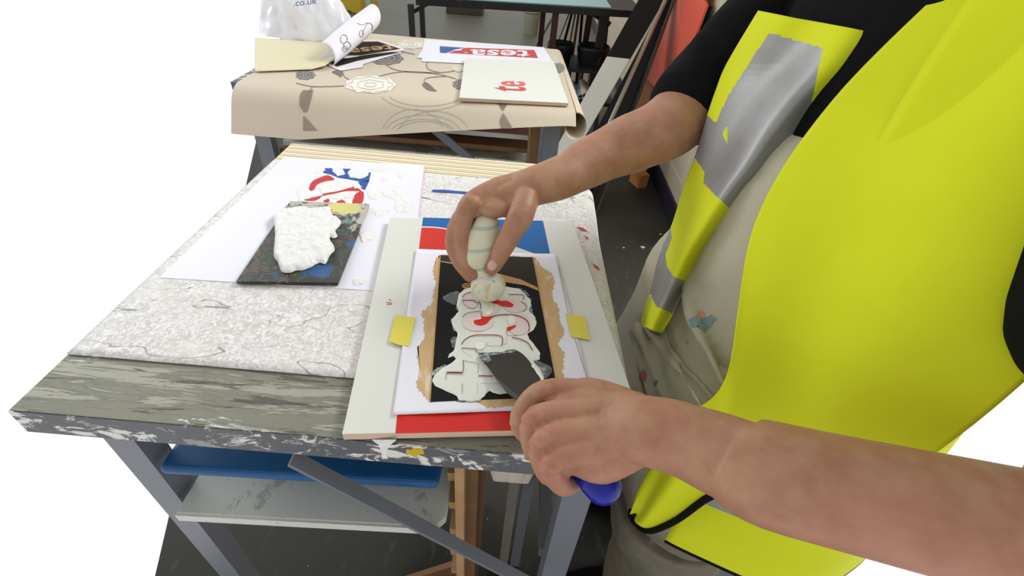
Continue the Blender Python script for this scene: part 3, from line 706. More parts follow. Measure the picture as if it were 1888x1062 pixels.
# patterned wallpaper: flat top, soft front droop, curled roll on the right end
def prof(s, x):
    """front profile: s<0 flat, s>0 arc length down the front; returns y,z"""
    k = min(1, max(0, (.105-x)/.70)); R = .075; amax = .62+.40*k
    y0 = 1.300
    if s <= 0: return y0-s, RZ+.0015
    a = min(s/R, amax); y = y0-R*math.sin(a); z = RZ+.0015-R*(1-math.cos(a)); e = s-R*amax
    if e > 0: y -= e*math.cos(amax); z -= e*math.sin(amax)
    return y, z
def slen(x): k = min(1, max(0, (.105-x)/.70)); return .075*(.62+.40*k)+.020+.062*k
XR = .092
def wpt(x, s): y, z = prof(s, x); return (x, y, z)
def wsurf(u, v):
    x = RX0+.02+u*(XR+.040*v-RX0-.02); S = slen(x); s = -.672+v*(S+.672); return wpt(x, s)
m = MB(); m.sm = True; m.mi = 0; m.grid(wsurf, 40, 90)
def rollpt(u, v):
    a = u*2*math.pi*1.12; r = .030; Lh = .66+.035
    y = 1.972-v*Lh; down = .0*v
    rr = r*(1-.12*u)*(.75+.25*v)
    cx, cz = XR, RZ+.0015-r*(.75+.25*v)
    cx += .040*v
    return (cx+rr*math.sin(a)+.0, y-.045*v*(.5-.5*math.cos(a)), cz+rr*math.cos(a)-.0)
m.grid(rollpt, 44, 60)
def S(px, py, lift=.0010):
    d = ray(px, py)
    if W(px, py, RZ+.0015)[1] >= 1.300: return W(px, py, RZ+.0015+lift)
    lo, hi = -.05, .25
    for _ in range(30):
        s = (lo+hi)/2; 
        x = -.3
        for _ in range(3): y, z = prof(s, x); x = d[0]/d[1]*y
        if z > CZ+d[2]/d[1]*y: lo = s
        else: hi = s
    y, z = prof(s, x); x = d[0]/d[1]*y
    return np.array((x, y-.0006, z+lift))
def rosette(cx, cy, rx, ry, fill, line, k=9, clip=None):
    m.mi = fill; pts = []
    for i in range(72):
        a = 2*math.pi*i/72; q = 1-.10*abs(math.sin(a*k/2)); pts.append((cx+rx*q*math.cos(a), cy+ry*q*math.sin(a)))
    if clip: pts = [(min(max(x, clip[0]), clip[1]), y) for x, y in pts]
    c = S(cx if not clip else min(max(cx, clip[0]+2), clip[1]-2), cy); vs = [S(*p) for p in pts]+[c]
    m.add(vs, [(i, (i+1) % 72, 72) for i in range(72)])
    m.mi = line
    for ring, kk in ((.72, 8), (.45, 6), (.2, 4)):
        for j in range(kk):
            a0 = 2*math.pi*(j+.5*(ring > .5))/kk; seg = []
            for t in range(7):
                a = a0+(t/6)*2*math.pi/kk; q = ring*(1+.18*math.sin(t/6*math.pi)); seg.append((cx+rx*q*math.cos(a), cy+ry*q*math.sin(a)))
            if clip: seg = [p for p in seg if clip[0] < p[0] < clip[1]]
            if len(seg) > 1: stroke(m, seg, .9, lambda x, y: S(x, y, .0014))
rosette(683, 156, 49, 17, 2, 7); rosette(712, 108, 33, 12, 1, 7); rosette(562, 138, 20, 9, 1, 7, clip=(546, 600)); rosette(758, 82, 26, 9, 2, 7)
rosette(850, 155, 16, 10, 1, 7, clip=(833, 852)); rosette(1029, 125, 13, 10, 1, 7); rosette(845, 126, 12, 7, 2, 7)
m.mi = 3
def leaf(pts): 
    q = rnd(pts, 4); c = sum(q)/len(q); m.add([S(*p) for p in q]+[S(*c)], [(i, (i+1) % len(q), len(q)) for i in range(len(q))])
def hatched(rows, cx0):
    for (y, x0, x1) in rows: stroke(m, [(x0, y), ((x0+x1)/2, y+.3), (x1, y)], .85, lambda x, y_: S(x, y_, .0010))
hatched([(167+i*1.9, 562-10*math.sin(min(1, (i+2)/9)*math.pi/2)*(1 if i < 15 else max(.15, 1-(i-15)/8)), 562+16*(1-i/24)**.6*(1) ) for i in range(22)], 0)
hatched([(215+i*2.0, 560-1-(i/14)*.5, 563+i*1.75) for i in range(14)], 0)
hatched([(190+i*1.9, 917+i*1.1, 937-i*1.1) for i in range(8)], 0)
hatched([(209+i*2.0, 927-6*math.sin(i/14*2.6), 927+2+i*1.2) for i in range(15)], 0)
leaf([(612, 133), (620, 129), (632, 131), (629, 142), (622, 138)]); leaf([(779, 154), (789, 153), (800, 163), (805, 168), (790, 166), (781, 160)])
m.mi = 4
for q in ([(546, 153), (575, 159), (610, 159), (634, 158)], [(632, 134), (636, 142), (644, 146)], [(712, 119), (725, 127), (750, 132), (790, 134), (820, 133), (840, 130)], [(698, 141), (715, 136), (745, 132), (780, 133), (815, 138), (840, 145)],
          [(789, 115), (786, 121), (793, 129), (810, 133)], [(786, 154), (782, 148), (790, 143), (812, 141), (822, 141)], [(576, 160), (570, 170), (566, 178)], [(722, 94), (745, 96), (765, 100)]):
    stroke(m, opn(q, 6), 1.5, S)
m.mi = 5
for (cx, cy, rx, ry, a0, a1) in ((780, 250, 62, 30, 190, 350), (780, 250, 72, 38, 190, 350), (783, 250, 55, 26, 190, 350), (785, 170, 70, 26, 20, 160), (785, 160, 90, 44, 25, 155), (800, 250, 66, 45, 190, 340), (762, 252, 58, 50, 185, 340)):
    seg = [(cx+rx*math.cos(math.radians(a)), cy+ry*math.sin(math.radians(a))) for a in np.linspace(a0, a1, 26)]
    seg = [p for p in seg if p[1] < 240]
    if len(seg) > 2: stroke(m, seg, .9, S)
rw = m.build('patterned_wallpaper', [M['wpaper'], M['dkflower'], M['whflower'], M['brleaf'], M['stem'], M['ring'], M['paper2'], M['petal']], None, 'beige floral patterned wallpaper draped over the rear workbench and curled at its right end', 'wallpaper')

# sheets and card on the rear bench
z0 = RZ+.004
m = MB(); m.mi = 0; flat(m, [(783, 72), (778, 93), (769, 106), (778, 107), (778, 113), (800, 114), (860, 117), (1020, 122), (1018, 112), (1003, 87)], z0, .0006)
m.mi = 1; flat(m, opn([(811, 85), (857, 88), (840, 91), (822, 98), (811, 97)], 1), z0+.0004, .0002)
m.mi = 2; flat(m, [(826, 97.5), (838, 93.5), (850, 92.5), (853, 89.5), (860, 88), (985, 92), (992, 107), (900, 102)], z0+.0004, .0002)
m.mi = 0; put_text(m, 'tesa', (978, 93), (-110, -2.0), (-2, 12), lambda x, y: W(x, y, z0+.0009), .018); put_text(m, 'TM', (863, 96), (-7, -.3), (0, 2), lambda x, y: W(x, y, z0+.0009))
m.build('printed_sheet', [M['paper'], M['blue2'], M['red2']], None, 'white paper with an upside-down red and blue tesa logo lying on the rear workbench', 'paper sheet')
cz = RZ+.0135
cc = thing('sample_board', 'small white MDF board with a half-stencilled red te on the rear workbench', 'board', tuple(W(940, 150, RZ+.004)))
q = [W(*p, cz) for p in [(857, 107), (1021, 113), (1048, 190), (847, 180)]]
m = MB(); m.mi = 0; m.prism(q, .0003); m.mi = 1; m.prism([p-np.array([0, 0, .0003]) for p in q], .0085); m.build('panel', [M['white_board'], M['mdf']], cc)
m = MB(); A = W(974, 167, cz); B = W(912, 162, cz); ax = (B-A)
fade = simple('faded_red_paint', (226, 96, 88), .5, .2, 120)
put_text(m, 't', (972, 170), (-3.0, -9), (-60, -4), lambda x, y: W(x, y, cz+.0008), .012); m.build('stencilled_letter', M['red'], cc, label='solid red letter t')
m = MB(); put_text(m, 'e', (971, 159.5), (-3, -9), (-46, -2), lambda x, y: W(x, y, cz+.0008), .012); m.build('stencilled_letter', fade, cc, label='patchy red letter e')

def black_print(poly_w, poly_b, z, text, lab):
    m = MB(); m.mi = 0; flat(m, poly_w, z, .0004); m.mi = 2; flat(m, poly_b, z+.0004, .0002)
    cx = sum(p[0] for p in poly_b)/len(poly_b); cy = sum(p[1] for p in poly_b)/len(poly_b)
    m.mi = 1; flat(m, [(cx+(x-cx)*.965, cy+(y-cy)*.90) for x, y in poly_b], z+.0007, .0002)
    m.mi = 2
    if text: put_text(m, 'tesa', text[0], text[1], text[2], lambda x, y: W(x, y, z+.0011), .016)
    return m.build('printed_sheet', [M['paper'], M['black_print'], M['tan_print']], None, lab, 'paper sheet')
black_print([(604, 118), (608, 122), (628, 130), (668, 124), (670, 118), (742, 96), (700, 88), (640, 100)], [(606, 116), (620, 124), (660, 112), (737, 96), (690, 92), (640, 103)], RZ+.004, None, 'lower of the two black and tan printed sheets beside the curled wallpaper')
black_print([(622, 108), (640, 107), (690, 99), (747, 93), (742, 88), (698, 73), (660, 74)], [(633, 103), (665, 103), (739, 90), (697, 75.5), (661, 76)], RZ+.006, ((722, 82), (-82, 8), (6, 9)), 'upper black and tan tesa printed sheet tucked under the curled wallpaper')

# curled offcut of wallpaper and the bag
m = MB(); m.sm = True; m.mi = 0
e0 = np.array(W(600, 104, .848)); e1 = np.array(D(686, 32, 1.82))
ax = e1-e0; ax /= np.linalg.norm(ax); sd = np.cross(ax, (0, 0, 1)); sd /= np.linalg.norm(sd); up_ = np.cross(sd, ax)
R_ = .030
def flap(u, v):
    a = math.radians(-150+u*270); r = R_*(1+.12*math.sin(v*3))*(1+.05*u); p = e0+(e1-e0)*v
    return p+sd*(r*math.cos(a))+up_*(r*math.sin(a))+ax*(.03*math.sin(a*.7)*(1 if v > .9 else .5))
m.grid(flap, 40, 24)
m.mi = 2
def fl2(px, py):
    d = ray(px, py); oc = C0-e0; dd = d-ax*np.dot(d, ax); o2 = oc-ax*np.dot(oc, ax); A = dd@dd; Bq = dd@o2; Cq = o2@o2-(R_*1.19)**2; disc = Bq*Bq-A*Cq
    t = (-Bq-math.sqrt(max(disc, 0)))/A; return C0+d*t
for (cx, cy, rx, ry) in ((634, 72, 7, 8), (640, 84, 7, 7), (666, 62, 4, 6), (636, 90, 5, 5)):
    stroke(m, [(cx+rx*math.cos(a/8*math.pi)*(1-.15*abs(math.sin(a))), cy+ry*math.sin(a/8*math.pi)) for a in range(17)], .8, fl2)
stroke(m, opn([(658, 43), (668, 46), (678, 42), (686, 46), (686, 56)], 4), .8, fl2); stroke(m, [(678, 42), (670, 56), (668, 64)], .7, fl2)
m.mi = 1
def back_(u, v):
    L = [(470, 71), (474, 130)]; a = np.array([470, 70+62*v]); bq = np.array([(612, 78), (622, 92), (617, 108), (600, 121), (575, 128)])
    t = v*4; i = min(int(t), 3); f = t-i; e = bq[i]*(1-f)+bq[i+1]*f; p = a*(1-u)+e*u
    return W(p[0], p[1], RZ+.006+.008*math.sin(v*math.pi)*u)
m.grid(back_, 30, 20)
m.build('wallpaper_offcut', [M['paper'], M['cream'], M['stem']], None, 'curled wallpaper offcut with cream back and white face at the left of the rear workbench', 'wallpaper', mods=[('SOLIDIFY', dict(thickness=.0008))])
bagt = thing('plastic_bag', 'clear shiny plastic bag with handwritten letters standing left on the rear workbench', 'bag', (-.80, 1.86, RZ+.004))
m = MB(); m.sm = True
def bg_(u, v):
    a = u*2*math.pi; rx = .185*(1-.62*v**1.1); ry = .10*(1-.6*v)
    nz = .010*noise.noise(Vector((math.cos(a)*3, math.sin(a)*3, v*4)))+.006*noise.noise(Vector((math.cos(a)*9, math.sin(a)*9, v*9)))
    c = (-.80-.03*v, 1.86+.02*v, RZ+.005+.22*v)
    return (c[0]+(rx+nz)*math.cos(a), c[1]+(ry+nz*1.5)*math.sin(a), c[2])
m.grid(bg_, 72, 30); m.build('bag_body', M['bag'], bagt)
m = MB(); put_text(m, '.co.uk', (541, 12), (43, -5), (0, -12), lambda x, y: D(x, y, 1.765)+np.array([0, 0, 0]), .0)
m.build('handwriting', M['navy_line'], bagt, label='dark handwritten letters')

# ================================================================== BACKGROUND
# far black bench
fb = thing('workbench', 'black paint-splattered workbench at the far end of the room', 'workbench', (0, 3.2, 0))
m = MB(); m.hexa([(-.64, 2.88, .82), (.60, 3.06, .82), (.60, 3.7, .82), (-.64, 3.55, .82)], [(-.64, 2.88, .785), (.60, 3.06, .785), (.60, 3.7, .785), (-.64, 3.55, .785)]); m.build('tabletop', M['black_wood'], fb)
m = MB(); m.hexa([(-.4, 2.93, .826), (.42, 3.06, .826), (.42, 3.5, .826), (-.4, 3.4, .826)], [(-.4, 2.93, .821), (.42, 3.06, .821), (.42, 3.5, .821), (-.4, 3.4, .821)])
m.build('paper_sheet', M['light_blue'], None, 'pale turquoise sheet lying on the far black workbench', 'paper sheet')
def vleg(px, y, mt, wd=.04):
    x = D(px, 40, y)[0]; m = MB(); m.box((x, y, .39), (wd, .03, .78)); m.build('leg', M[mt], fb)
vleg(759, 2.93, 'black_wood', .028); vleg(779, 3.10, 'black_wood', .026); vleg(1000, 3.35, 'maroon', .032); vleg(1023, 3.02, 'maroon', .036); vleg(1085, 3.35, 'maroon', .034); vleg(1112, 3.1, 'black_wood', .045)
m = MB(); m.bar(D(762, 22, 3.0), D(800, 0, 3.0), .02, .02); m.build('brace', M['black_wood'], fb)
m = MB(); m.bar(D(1085, 20, 3.2), D(1125, 45, 3.2), .02, .025); m.build('brace', M['black_wood'], fb)
# sticks leaning behind the far bench
sk = [(1002, 62, 1020, 30, 'cream', .016, 'pale wooden lath'), (1034, 64, 1052, 18, 'offwhite', .010, 'white plastic strip'), (1044, 64, 1056, 18, 'maroon', .016, 'dark red batten'), (1053, 66, 1062, 18, 'ply', .012, 'brown wooden batten'), (1061, 66, 1068, 18, 'ply_dark', .016, 'dark brown batten'), (1070, 66, 1074, 18, 'maroon', .018, 'broad dark red batten'), (1082, 75, 1093, 22, 'offwhite', .022, 'off-white square post'), (1096, 90, 1108, 22, 'offwhite', .018, 'slim off-white post'), (1110, 120, 1120, 25, 'olive', .03, 'wide olive-brown plank')]
for (x0, y0, x1, y1, mt, wd, lb) in sk:
    p1 = D(x1, y1, 3.62); p0 = D(x0, y0, 3.45); dr = p1-p0; t0 = (-p0[2])/dr[2]; t1 = (.775-p0[2])/dr[2]
    a_, b_ = p0+dr*t0, p0+dr*t1
    m = MB(); m.bar(a_+np.array([0, 0, .004]), b_, wd, wd*.6, (0, 1, 0)); m.build('timber_length', M[mt], None, lb+' leaning upright under the far black workbench', 'timber', 'timber lengths stored under the far workbench')
# bench shelf with tubs and rolls
ls = MB(); ls.box((.30, 3.16, .50), (.42, .34, .02)); ls.build('shelf', M['black_wood'], fb)
ls = MB(); ls.box((.36, 3.05, .345), (.30, .30, .02)); ls.build('shelf', M['black_wood'], fb)
def tub(cx, cy, z, rx, ry, h, lb):
    m = MB(); m.sm = True
    def f(u, v):
        a = u*2*math.pi
        if v < .5: k = v*2; return (cx+rx*(.8+.2*k)*math.cos(a), cy+ry*(.8+.2*k)*math.sin(a), z+h*k)
        k = (v-.5)*2; return (cx+rx*(1-.12-.1*k)*math.cos(a), cy+ry*(1-.12-.1*k)*math.sin(a), z+h*(1-.85*k))
    m.grid(f, 40, 16); m.prism([f(i/40, 1) for i in range(40)], .002); m.prism([f(i/40, 0) for i in range(40)], .002)
    m.build('tub', M['black_tub'], None, lb, 'tub')
tub(.17, 3.16, .512, .085, .075, .10, 'black plastic tub on the far bench shelf, left one'); tub(.37, 3.16, .512, .105, .09, .10, 'wider black plastic tub on the far bench shelf beside the boards')
for i, (px, py, r, mt, lb) in enumerate(((1063, 150, .018, 'slab', 'grey wallpaper roll on the lower far shelf, leftmost'), (1072, 158, .016, 'rollblue', 'pale blue wallpaper roll on the lower far shelf'), (1081, 158, .024, 'tap', 'thick cream wallpaper roll on the lower far shelf'), (1092, 150, .018, 'tap', 'slim cream wallpaper roll on the lower far shelf, rightmost'))):
    p = D(px, py, 2.93); p[2] = .356+r; m = MB(); m.sm = True
    def ro(u, v): a = u*2*math.pi; k = r if v < .8 else r*(1-(v-.8)/.2*.55); yy = 2.93+.26*(1-min(v, .8)/.8); return (p[0]+k*math.cos(a), yy, p[2]+k*math.sin(a))
    m.grid(ro, 24, 10); m.build('wallpaper_roll', M[mt], None, lb, 'wallpaper roll', 'wallpaper rolls on the lower far shelf')
# bucket
bk = W(978, 62, 0); bt = thing('bucket', 'small cloudy plastic bucket on the floor beyond the far workbench', 'bucket', tuple(bk))
m = MB(); m.sm = True
def bf(u, v):
    a = u*2*math.pi; r0, r1, h = .085, .105, .24
    if v < .5: k = v*2; r = r0+(r1-r0)*k; return (bk[0]+r*math.cos(a), bk[1]+r*math.sin(a), h*k+.001)
    k = (v-.5)*2; r = r1-.006-(r1-r0)*k; return (bk[0]+r*math.cos(a), bk[1]+r*math.sin(a), h-(h-.01)*k)
m.grid(bf, 36, 12); m.prism([bf(i/36, 0) for i in range(36)], .002); m.build('bucket_body', M['bucket'], bt)
m = MB(); m.sm = True; m.tube([(bk[0]+.107*math.cos(a/12*math.pi), bk[1]+.107*math.sin(a/12*math.pi), .24) for a in range(25)], .006, 8); m.build('rim', M['bucket'], bt)
# yellow step
ys = thing('step_platform', 'yellow plastic step platform with dark top on the far floor', 'step', (-2.1, 6.1, 0))
yR = W(668, 27, 0); yL = W(560, 14, 0); zz = .20
yd = (yR-yL)/np.linalg.norm(yR-yL); yn = np.array([-yd[1], yd[0], 0]); A0 = yR-yd*.95; hh = np.array([0, 0, zz])
m = MB(); m.hexa([A0+hh, yR+hh, yR+yn*.5+hh, A0+yn*.5+hh], [A0, yR, yR+yn*.5, A0+yn*.5]); bd = m.build('body', M['yellow_plastic'], ys, mods=[('BEVEL', dict(width=.02, segments=3))])
m = MB(); i_ = .05; m.hexa([A0+yd*i_+yn*i_+hh*1.05, yR-yd*i_+yn*i_+hh*1.05, yR-yd*i_+yn*(.5-i_)+hh*1.05, A0+yd*i_+yn*(.5-i_)+hh*1.05], [A0+yd*i_+yn*i_+hh*.98, yR-yd*i_+yn*i_+hh*.98, yR-yd*i_+yn*(.5-i_)+hh*.98, A0+yd*i_+yn*(.5-i_)+hh*.98]); m.build('tread', M['dark_rubber'], ys)
m = MB(); m.prism([D(x, y, D(671, 12, 1)[1]*0+yR[1]-.0) for x, y in ()] or [yR+yd*.004+yn*.12+hh*.3, yR+yd*.004+yn*.25+hh*.3, yR+yd*.004+yn*.25+hh*.8, yR+yd*.004+yn*.12+hh*.8], .003, yd); m.build('sticker', M['mag'], ys)
m = MB(); m.box((A0+(yR-A0)*.72-yn*.004+np.array([0, 0, .015])).tolist(), (.22, .01, .03), Matrix.Rotation(math.atan2(yd[1], yd[0]), 3, 'Z')); m.build('hand_slot', M['dark_rubber'], ys)
# cardboard box beyond
cb = W(855, 28, 0); m = MB(); m.box((cb[0], cb[1]+.2, .15), (.5, .35, .3)); m.build('storage_box', M['olive'], None, 'grey-brown storage box on the floor under the far workbench, partly hidden', 'box', mods=[('BEVEL', dict(width=.01, segments=2))])

# boards leaning on the right wall
def lean(name, bl, br, tl, tr, th, mats, label, splits=None, cat='board'):
    bl, br, tl, tr = [np.array(a) for a in (bl, br, tl, tr)]
    n = np.cross(br-bl, tl-bl); n /= np.linalg.norm(n)
    if n[1] > 0: n = -n
    t = thing(name, label, cat, tuple((bl+br)/2))
    parts = splits or [(0, 1, mats, 'panel', None)]
    for a, b_, mt, nm, lb in parts:
        m = MB(); m.prism([bl+(tl-bl)*a, br+(tr-br)*a, br+(tr-br)*b_, bl+(tl-bl)*b_], th, n); m.build(nm, mt, t, label=lb)
    return t
BY = 2.75
p_bl, p_br = D(1040, 255, BY-.35), D(1083, 262, BY-.35)
tlx, trx = D(1175, 0, BY), D(1225, 0, BY)
# white/black plank
c0 = D(1119, 104, 2.62); c1 = D(1144, 138, 2.52)
def extend(a, b_, z): a, b_ = np.array(a), np.array(b_); d = b_-a; return a+d*((z-a[2])/d[2])
ZT = .97
def planar(a, b_, c, pxs):
    """four pixel points on the plane through three 3D points -> extended down to the floor and up to ZT"""
    n = np.cross(b_-a, c-a); A0, A1, B0, B1 = [PL(x, y, a, n) for x, y in pxs]
    return extend(A0, A1, 0.0), extend(B0, B1, 0.0), extend(A0, A1, ZT), extend(B0, B1, ZT), A0
bl, br, tl, tr, L0 = planar(D(1119, 104, 2.62), D(1177, 0, 2.95), D(1144, 138, 2.52), [(1119, 104), (1177, 0), (1144, 138), (1224, 0)])
f_ = (L0[2]-0)/ZT
lean('leaning_board', bl, br, tl, tr, .012, None, 'long black board with a white lower end leaning beside the rear workbench', [(0, f_, M['offwhite'], 'white_end', 'off-white painted end'), (f_, 1, M['black_board'], 'panel', 'black painted part')])
# silver tube edge
a0, a1 = D(1118, 240, 2.45), D(1226, 2, 2.85)
A, B = extend(a0, a1, .012), extend(a0, a1, ZT)
m = MB(); m.sm = True; m.tube([A, B], .011, 16, caps='flat'); m.build('metal_tube', M['silver'], None, 'long silver-brown tube leaning right of the black and white board', 'tube')
q = planar(D(1100, 238, 2.58), D(1220, 8, 3.02), D(1165, 205, 2.55), [(1100, 238), (1222, 8), (1160, 200), (1236, 2)])  # black filler added to give the dark gap between plank and tube
lean('leaning_board', q[0], q[1], q[2], q[3], .008, M['black_board'], 'thin black filler board added behind the silver-brown tube to darken the gap')
q = planar(D(1135, 232, 2.66), D(1230, 2, 3.06), D(1176, 180, 2.62), [(1135, 232), (1230, 2), (1176, 180), (1242, 0)])
lean('leaning_board', q[0], q[1], q[2], q[3], .012, M['olive'], 'dark olive-brown board leaning between the silver tube and the red board')
m = MB(); q = [X(1168, 352, .66), X(1156, 338, .66)]
# cardboard sheet and red board
cbz = thing('cardboard_sheet', 'brown cardboard sheet standing below the red board by the wall', 'cardboard', (.74, 2.7, 0))
m = MB(); m.prism([X(1183, 140, .765), X(1222, 182, .765), (.70, 2.56, 0), (.67, 2.72, 0), X(1160, 200, .74)], .012, (-1, 0, .2)); m.build('panel', M['cardboard'], cbz)
m = MB(); m.prism([X(x, y, .752) for x, y in [(1242, 0), (1250, -60), (1318, -60), (1299, 0), (1303, 10), (1290, 45), (1258, 125), (1242, 172), (1226, 176), (1216, 179), (1206, 162), (1188, 141)]], .010, (-1, 0, 0))
m.build('leaning_board', M['orange_board'], None, 'orange-red board leaning on the wall behind the person', 'board')
m = MB(); m.prism([X(x, y, .772) for x, y in [(1300, 5), (1310, 12), (1296, 50), (1262, 132), (1244, 180), (1236, 178)]], .010, (-1, 0, 0)); m.build('backing_board', M['black_board'], None, 'dark board edge showing behind the orange-red board', 'board')
m = MB(); m.box((.69, 2.60, .04), (.06, .10, .08), Matrix.Rotation(.4, 3, 'Z')); m.build('wedge_block', M['cardboard'], None, 'orange-brown block on the floor by the dark skirting', 'block')
# paint flakes on the floor
fk = [W(1185, 456, 0), W(1150, 457, 0), (W(1218, 432, 0))]
for i, (p, s_, lb) in enumerate(((fk[0], .012, 'largest pale paint flake on the dark floor between bench and person'), (fk[1], .006, 'small beige paint flake on the floor left of the largest flake'), (fk[2], .007, 'small pale paint flake on the floor nearest the skirting'))):
    m = MB(); r = random.Random(i); m.prism([(p[0]+s_*math.cos(a)*r.uniform(.5, 1.1), p[1]+s_*math.sin(a)*r.uniform(.5, 1.1), .0022) for a in [k/7*2*math.pi for k in range(7)]], .002); m.build('paint_flake', M['offwhite'], None, lb, 'paint flake', 'paint flakes on the floor')
#PERSON#
# ================================================================== PERSON
per = thing('person', 'person in yellow reflective vest, black t-shirt and stained cream overalls leaning over the workbench', 'person', (.40, .52, 0))
REM = lambda v, it=4, f=.6: [('REMESH', dict(mode='VOXEL', voxel_size=v, use_smooth_shade=True)), ('SMOOTH', dict(factor=f, iterations=it))]
b = MB()
def fing(pts, rad, n=14): b.limb([W(*p) for p in pts], rad, n=n, sub=5)
# --- left hand (lower, near camera): fist around the knife handle
fing([(1100, 728, .903), (1004, 722, .897), (960, 770, .880), (974, 802, .860), (1002, 797, .854)], [.0135, .0112, .0106, .0094, .0085])
fing([(1100, 765, .908), (988, 768, .905), (982, 828, .872), (1003, 836, .856), (1030, 814, .853)], [.0140, .0100, .0092, .0088, .0084])
fing([(1105, 795, .908), (1000, 810, .904), (1006, 870, .872), (1028, 874, .856), (1052, 852, .853)], [.0135, .0098, .0090, .0086, .0080])
fing([(1110, 825, .903), (1017, 852, .899), (1034, 894, .870), (1056, 890, .857), (1078, 872, .855)], [.0125, .0098, .0086, .0084, .0078])
fing([(1150, 745, .905), (1085, 722, .893), (1030, 732, .874), (984, 724, .862)], [.0150, .0135, .0110, .0078])
for kx, ky, kz in ((1001, 722, .904), (988, 769, .909), (1000, 811, .908), (1018, 855, .902)): b.ell(W(kx, ky, kz), (.0092, .0086, .0080), nu=16, nv=10)
Lw = W(1190, 792, .920)
for (x, y, z), r in (((1020, 724, .894), .0118), ((1016, 768, .896), .0115), ((1026, 807, .895), .0115), ((1042, 846, .890), .0112)):
    b.limb([W(x, y, z), W((x+1150)/2, (y+785)/2+(y-790)*.12, .900), W(1160, 785+(y-790)*.35, .912)], [r, .0165, .017], n=16)
b.ell(W(1090, 782, .9000), (.043, .034, .0155), Matrix.Rotation(-.25, 3, 'Z'))
b.ell(W(1065, 815, .896), (.026, .024, .0135), Matrix.Rotation(-.3, 3, 'Z'))
b.limb([W(1060, 845, .885), W(1110, 848, .888), W(1165, 820, .905)], [.014, .019, .019], n=16)      # little-finger side of the palm
b.limb([W(1070, 740, .888), W(1120, 745, .893), W(1170, 765, .910)], [.014, .0175, .020], n=16)     # thumb side
Lel = np.array([.385, .150, .945]); Lsh = np.array([.455, .36, 1.19])
b.limb([W(1155, 783, .913), Lw, W(1255, 808, .925), W(1342, 842, .930), W(1450, 880, .936), Lel], [.0245, .0265, .0275, .0300, .036, .040], flat=(1.12, .92), n=28)
b.limb([Lel, (Lel+Lsh)/2+np.array([.01, -.01, 0]), Lsh], [.040, .046, .055], n=28)
# --- right hand (upper): pinching the dabber
fing([(925, 345, .955), (868, 374, .947), (852, 425, .917), (858, 470, .893), (874, 505, .872)], [.0150, .0130, .0122, .0108, .0086])
fing([(935, 352, .952), (860, 392, .935), (836, 440, .905), (846, 480, .883), (866, 509, .866)], [.0135, .0120, .0112, .0098, .0082])
fing([(940, 362, .945), (862, 405, .920), (846, 445, .893), (862, 478, .876)], [.0130, .0112, .0100, .0086])
fing([(945, 372, .938), (880, 408, .910), (866, 438, .890), (876, 465, .878)], [.0125, .0100, .0090, .0078])
fing([(972, 360, .958), (960, 398, .950), (938, 438, .926), (914, 482, .892), (906, 493, .885)], [.0160, .0160, .0132, .0114, .0098])
b.ell(W(950, 376, .944), (.025, .021, .017), nu=20, nv=12); b.ell(W(912, 380, .944), (.026, .021, .012), nu=20, nv=12)
b.ell(W(868, 374, .951), (.0125, .0115, .0095), nu=16, nv=10)
Rw = W(985, 343, .962)
b.limb([W(878, 372, .942), W(925, 352, .952), W(975, 340, .962)], [.0135, .0185, .020], n=16)
b.limb([W(885, 385, .938), W(930, 365, .948), W(978, 350, .960)], [.0130, .0190, .021], n=16)
b.limb([W(935, 385, .935), W(955, 372, .947), W(980, 356, .957)], [.0120, .0180, .0185], n=16)
Rsh = np.array([.42, .86, 1.20]); Rel = W(1215, 238, 1.0)
b.limb([W(965, 346, .957), Rw, W(1040, 325, .966), W(1100, 293, .974), W(1170, 262, .990), W(1235, 232, 1.010), W(1292, 172, 1.036), W(1325, 138, 1.056), W(1375, 95, 1.095), Rsh], [.0240, .0255, .0285, .0345, .0415, .0440, .046, .047, .050, .056], flat=(1.08, .95), n=28)
# --- trunk, neck and legs (inside the clothes)
b.limb([(.40, .52, .80), (.405, .54, .92), (.42, .58, 1.06), (.44, .61, 1.19)], [.125, .118, .135, .125], flat=(1.18, .80), up=(1, 0, 0), n=32)
b.limb([Lsh, (.44, .61, 1.215), Rsh], [.058, .085, .058], n=24); b.limb([(.44, .61, 1.2), (.42, .62, 1.31)], [.06, .055], n=24)
# head, looking down at the stencil
HR = Matrix.Rotation(math.radians(-35), 3, 'Y')
hc = Vector((.385, .625, 1.415))
def hp(x, y, z): return hc+HR@Vector((x, y, z))
b.ell(hp(.008, 0, .03), (.098, .076, .092), HR, 28, 18); b.ell(hp(-.035, 0, -.045), (.058, .054, .066), HR, 24, 16); b.ell(hp(-.068, 0, -.088), (.022, .024, .018), HR)
b.limb([hp(-.086, 0, .022), hp(-.104, 0, -.004), hp(-.112, 0, -.024)], [.009, .011, .013], n=12); b.ell(hp(-.088, 0, -.060), (.012, .024, .007), HR); b.ell(hp(-.086, 0, -.072), (.012, .021, .007), HR)
for sy in (-1, 1):
    b.ell(hp(.012, sy*.078, -.008), (.019, .008, .032), HR); b.limb([hp(-.082, sy*.012, .034), hp(-.082, sy*.030, .040), hp(-.070, sy*.050, .034)], [.008, .009, .008], n=10)
b.limb([(.44, .612, 1.20), (.425, .62, 1.30), (.40, .624, 1.37)], [.062, .056, .058], n=24)
for y, yk, ya in ((.44, .42, .42), (.60, .63, .64)):
    b.limb([(.40, y, .82), (.385, (y+yk)/2, .64), (.36, yk, .46), (.40, (yk+ya)/2, .28), (.42, ya, .09)], [.095, .08, .06, .055, .04], n=24)
body = b.build('body', M['skin'], per, mods=REM(.0017, 2, .5))
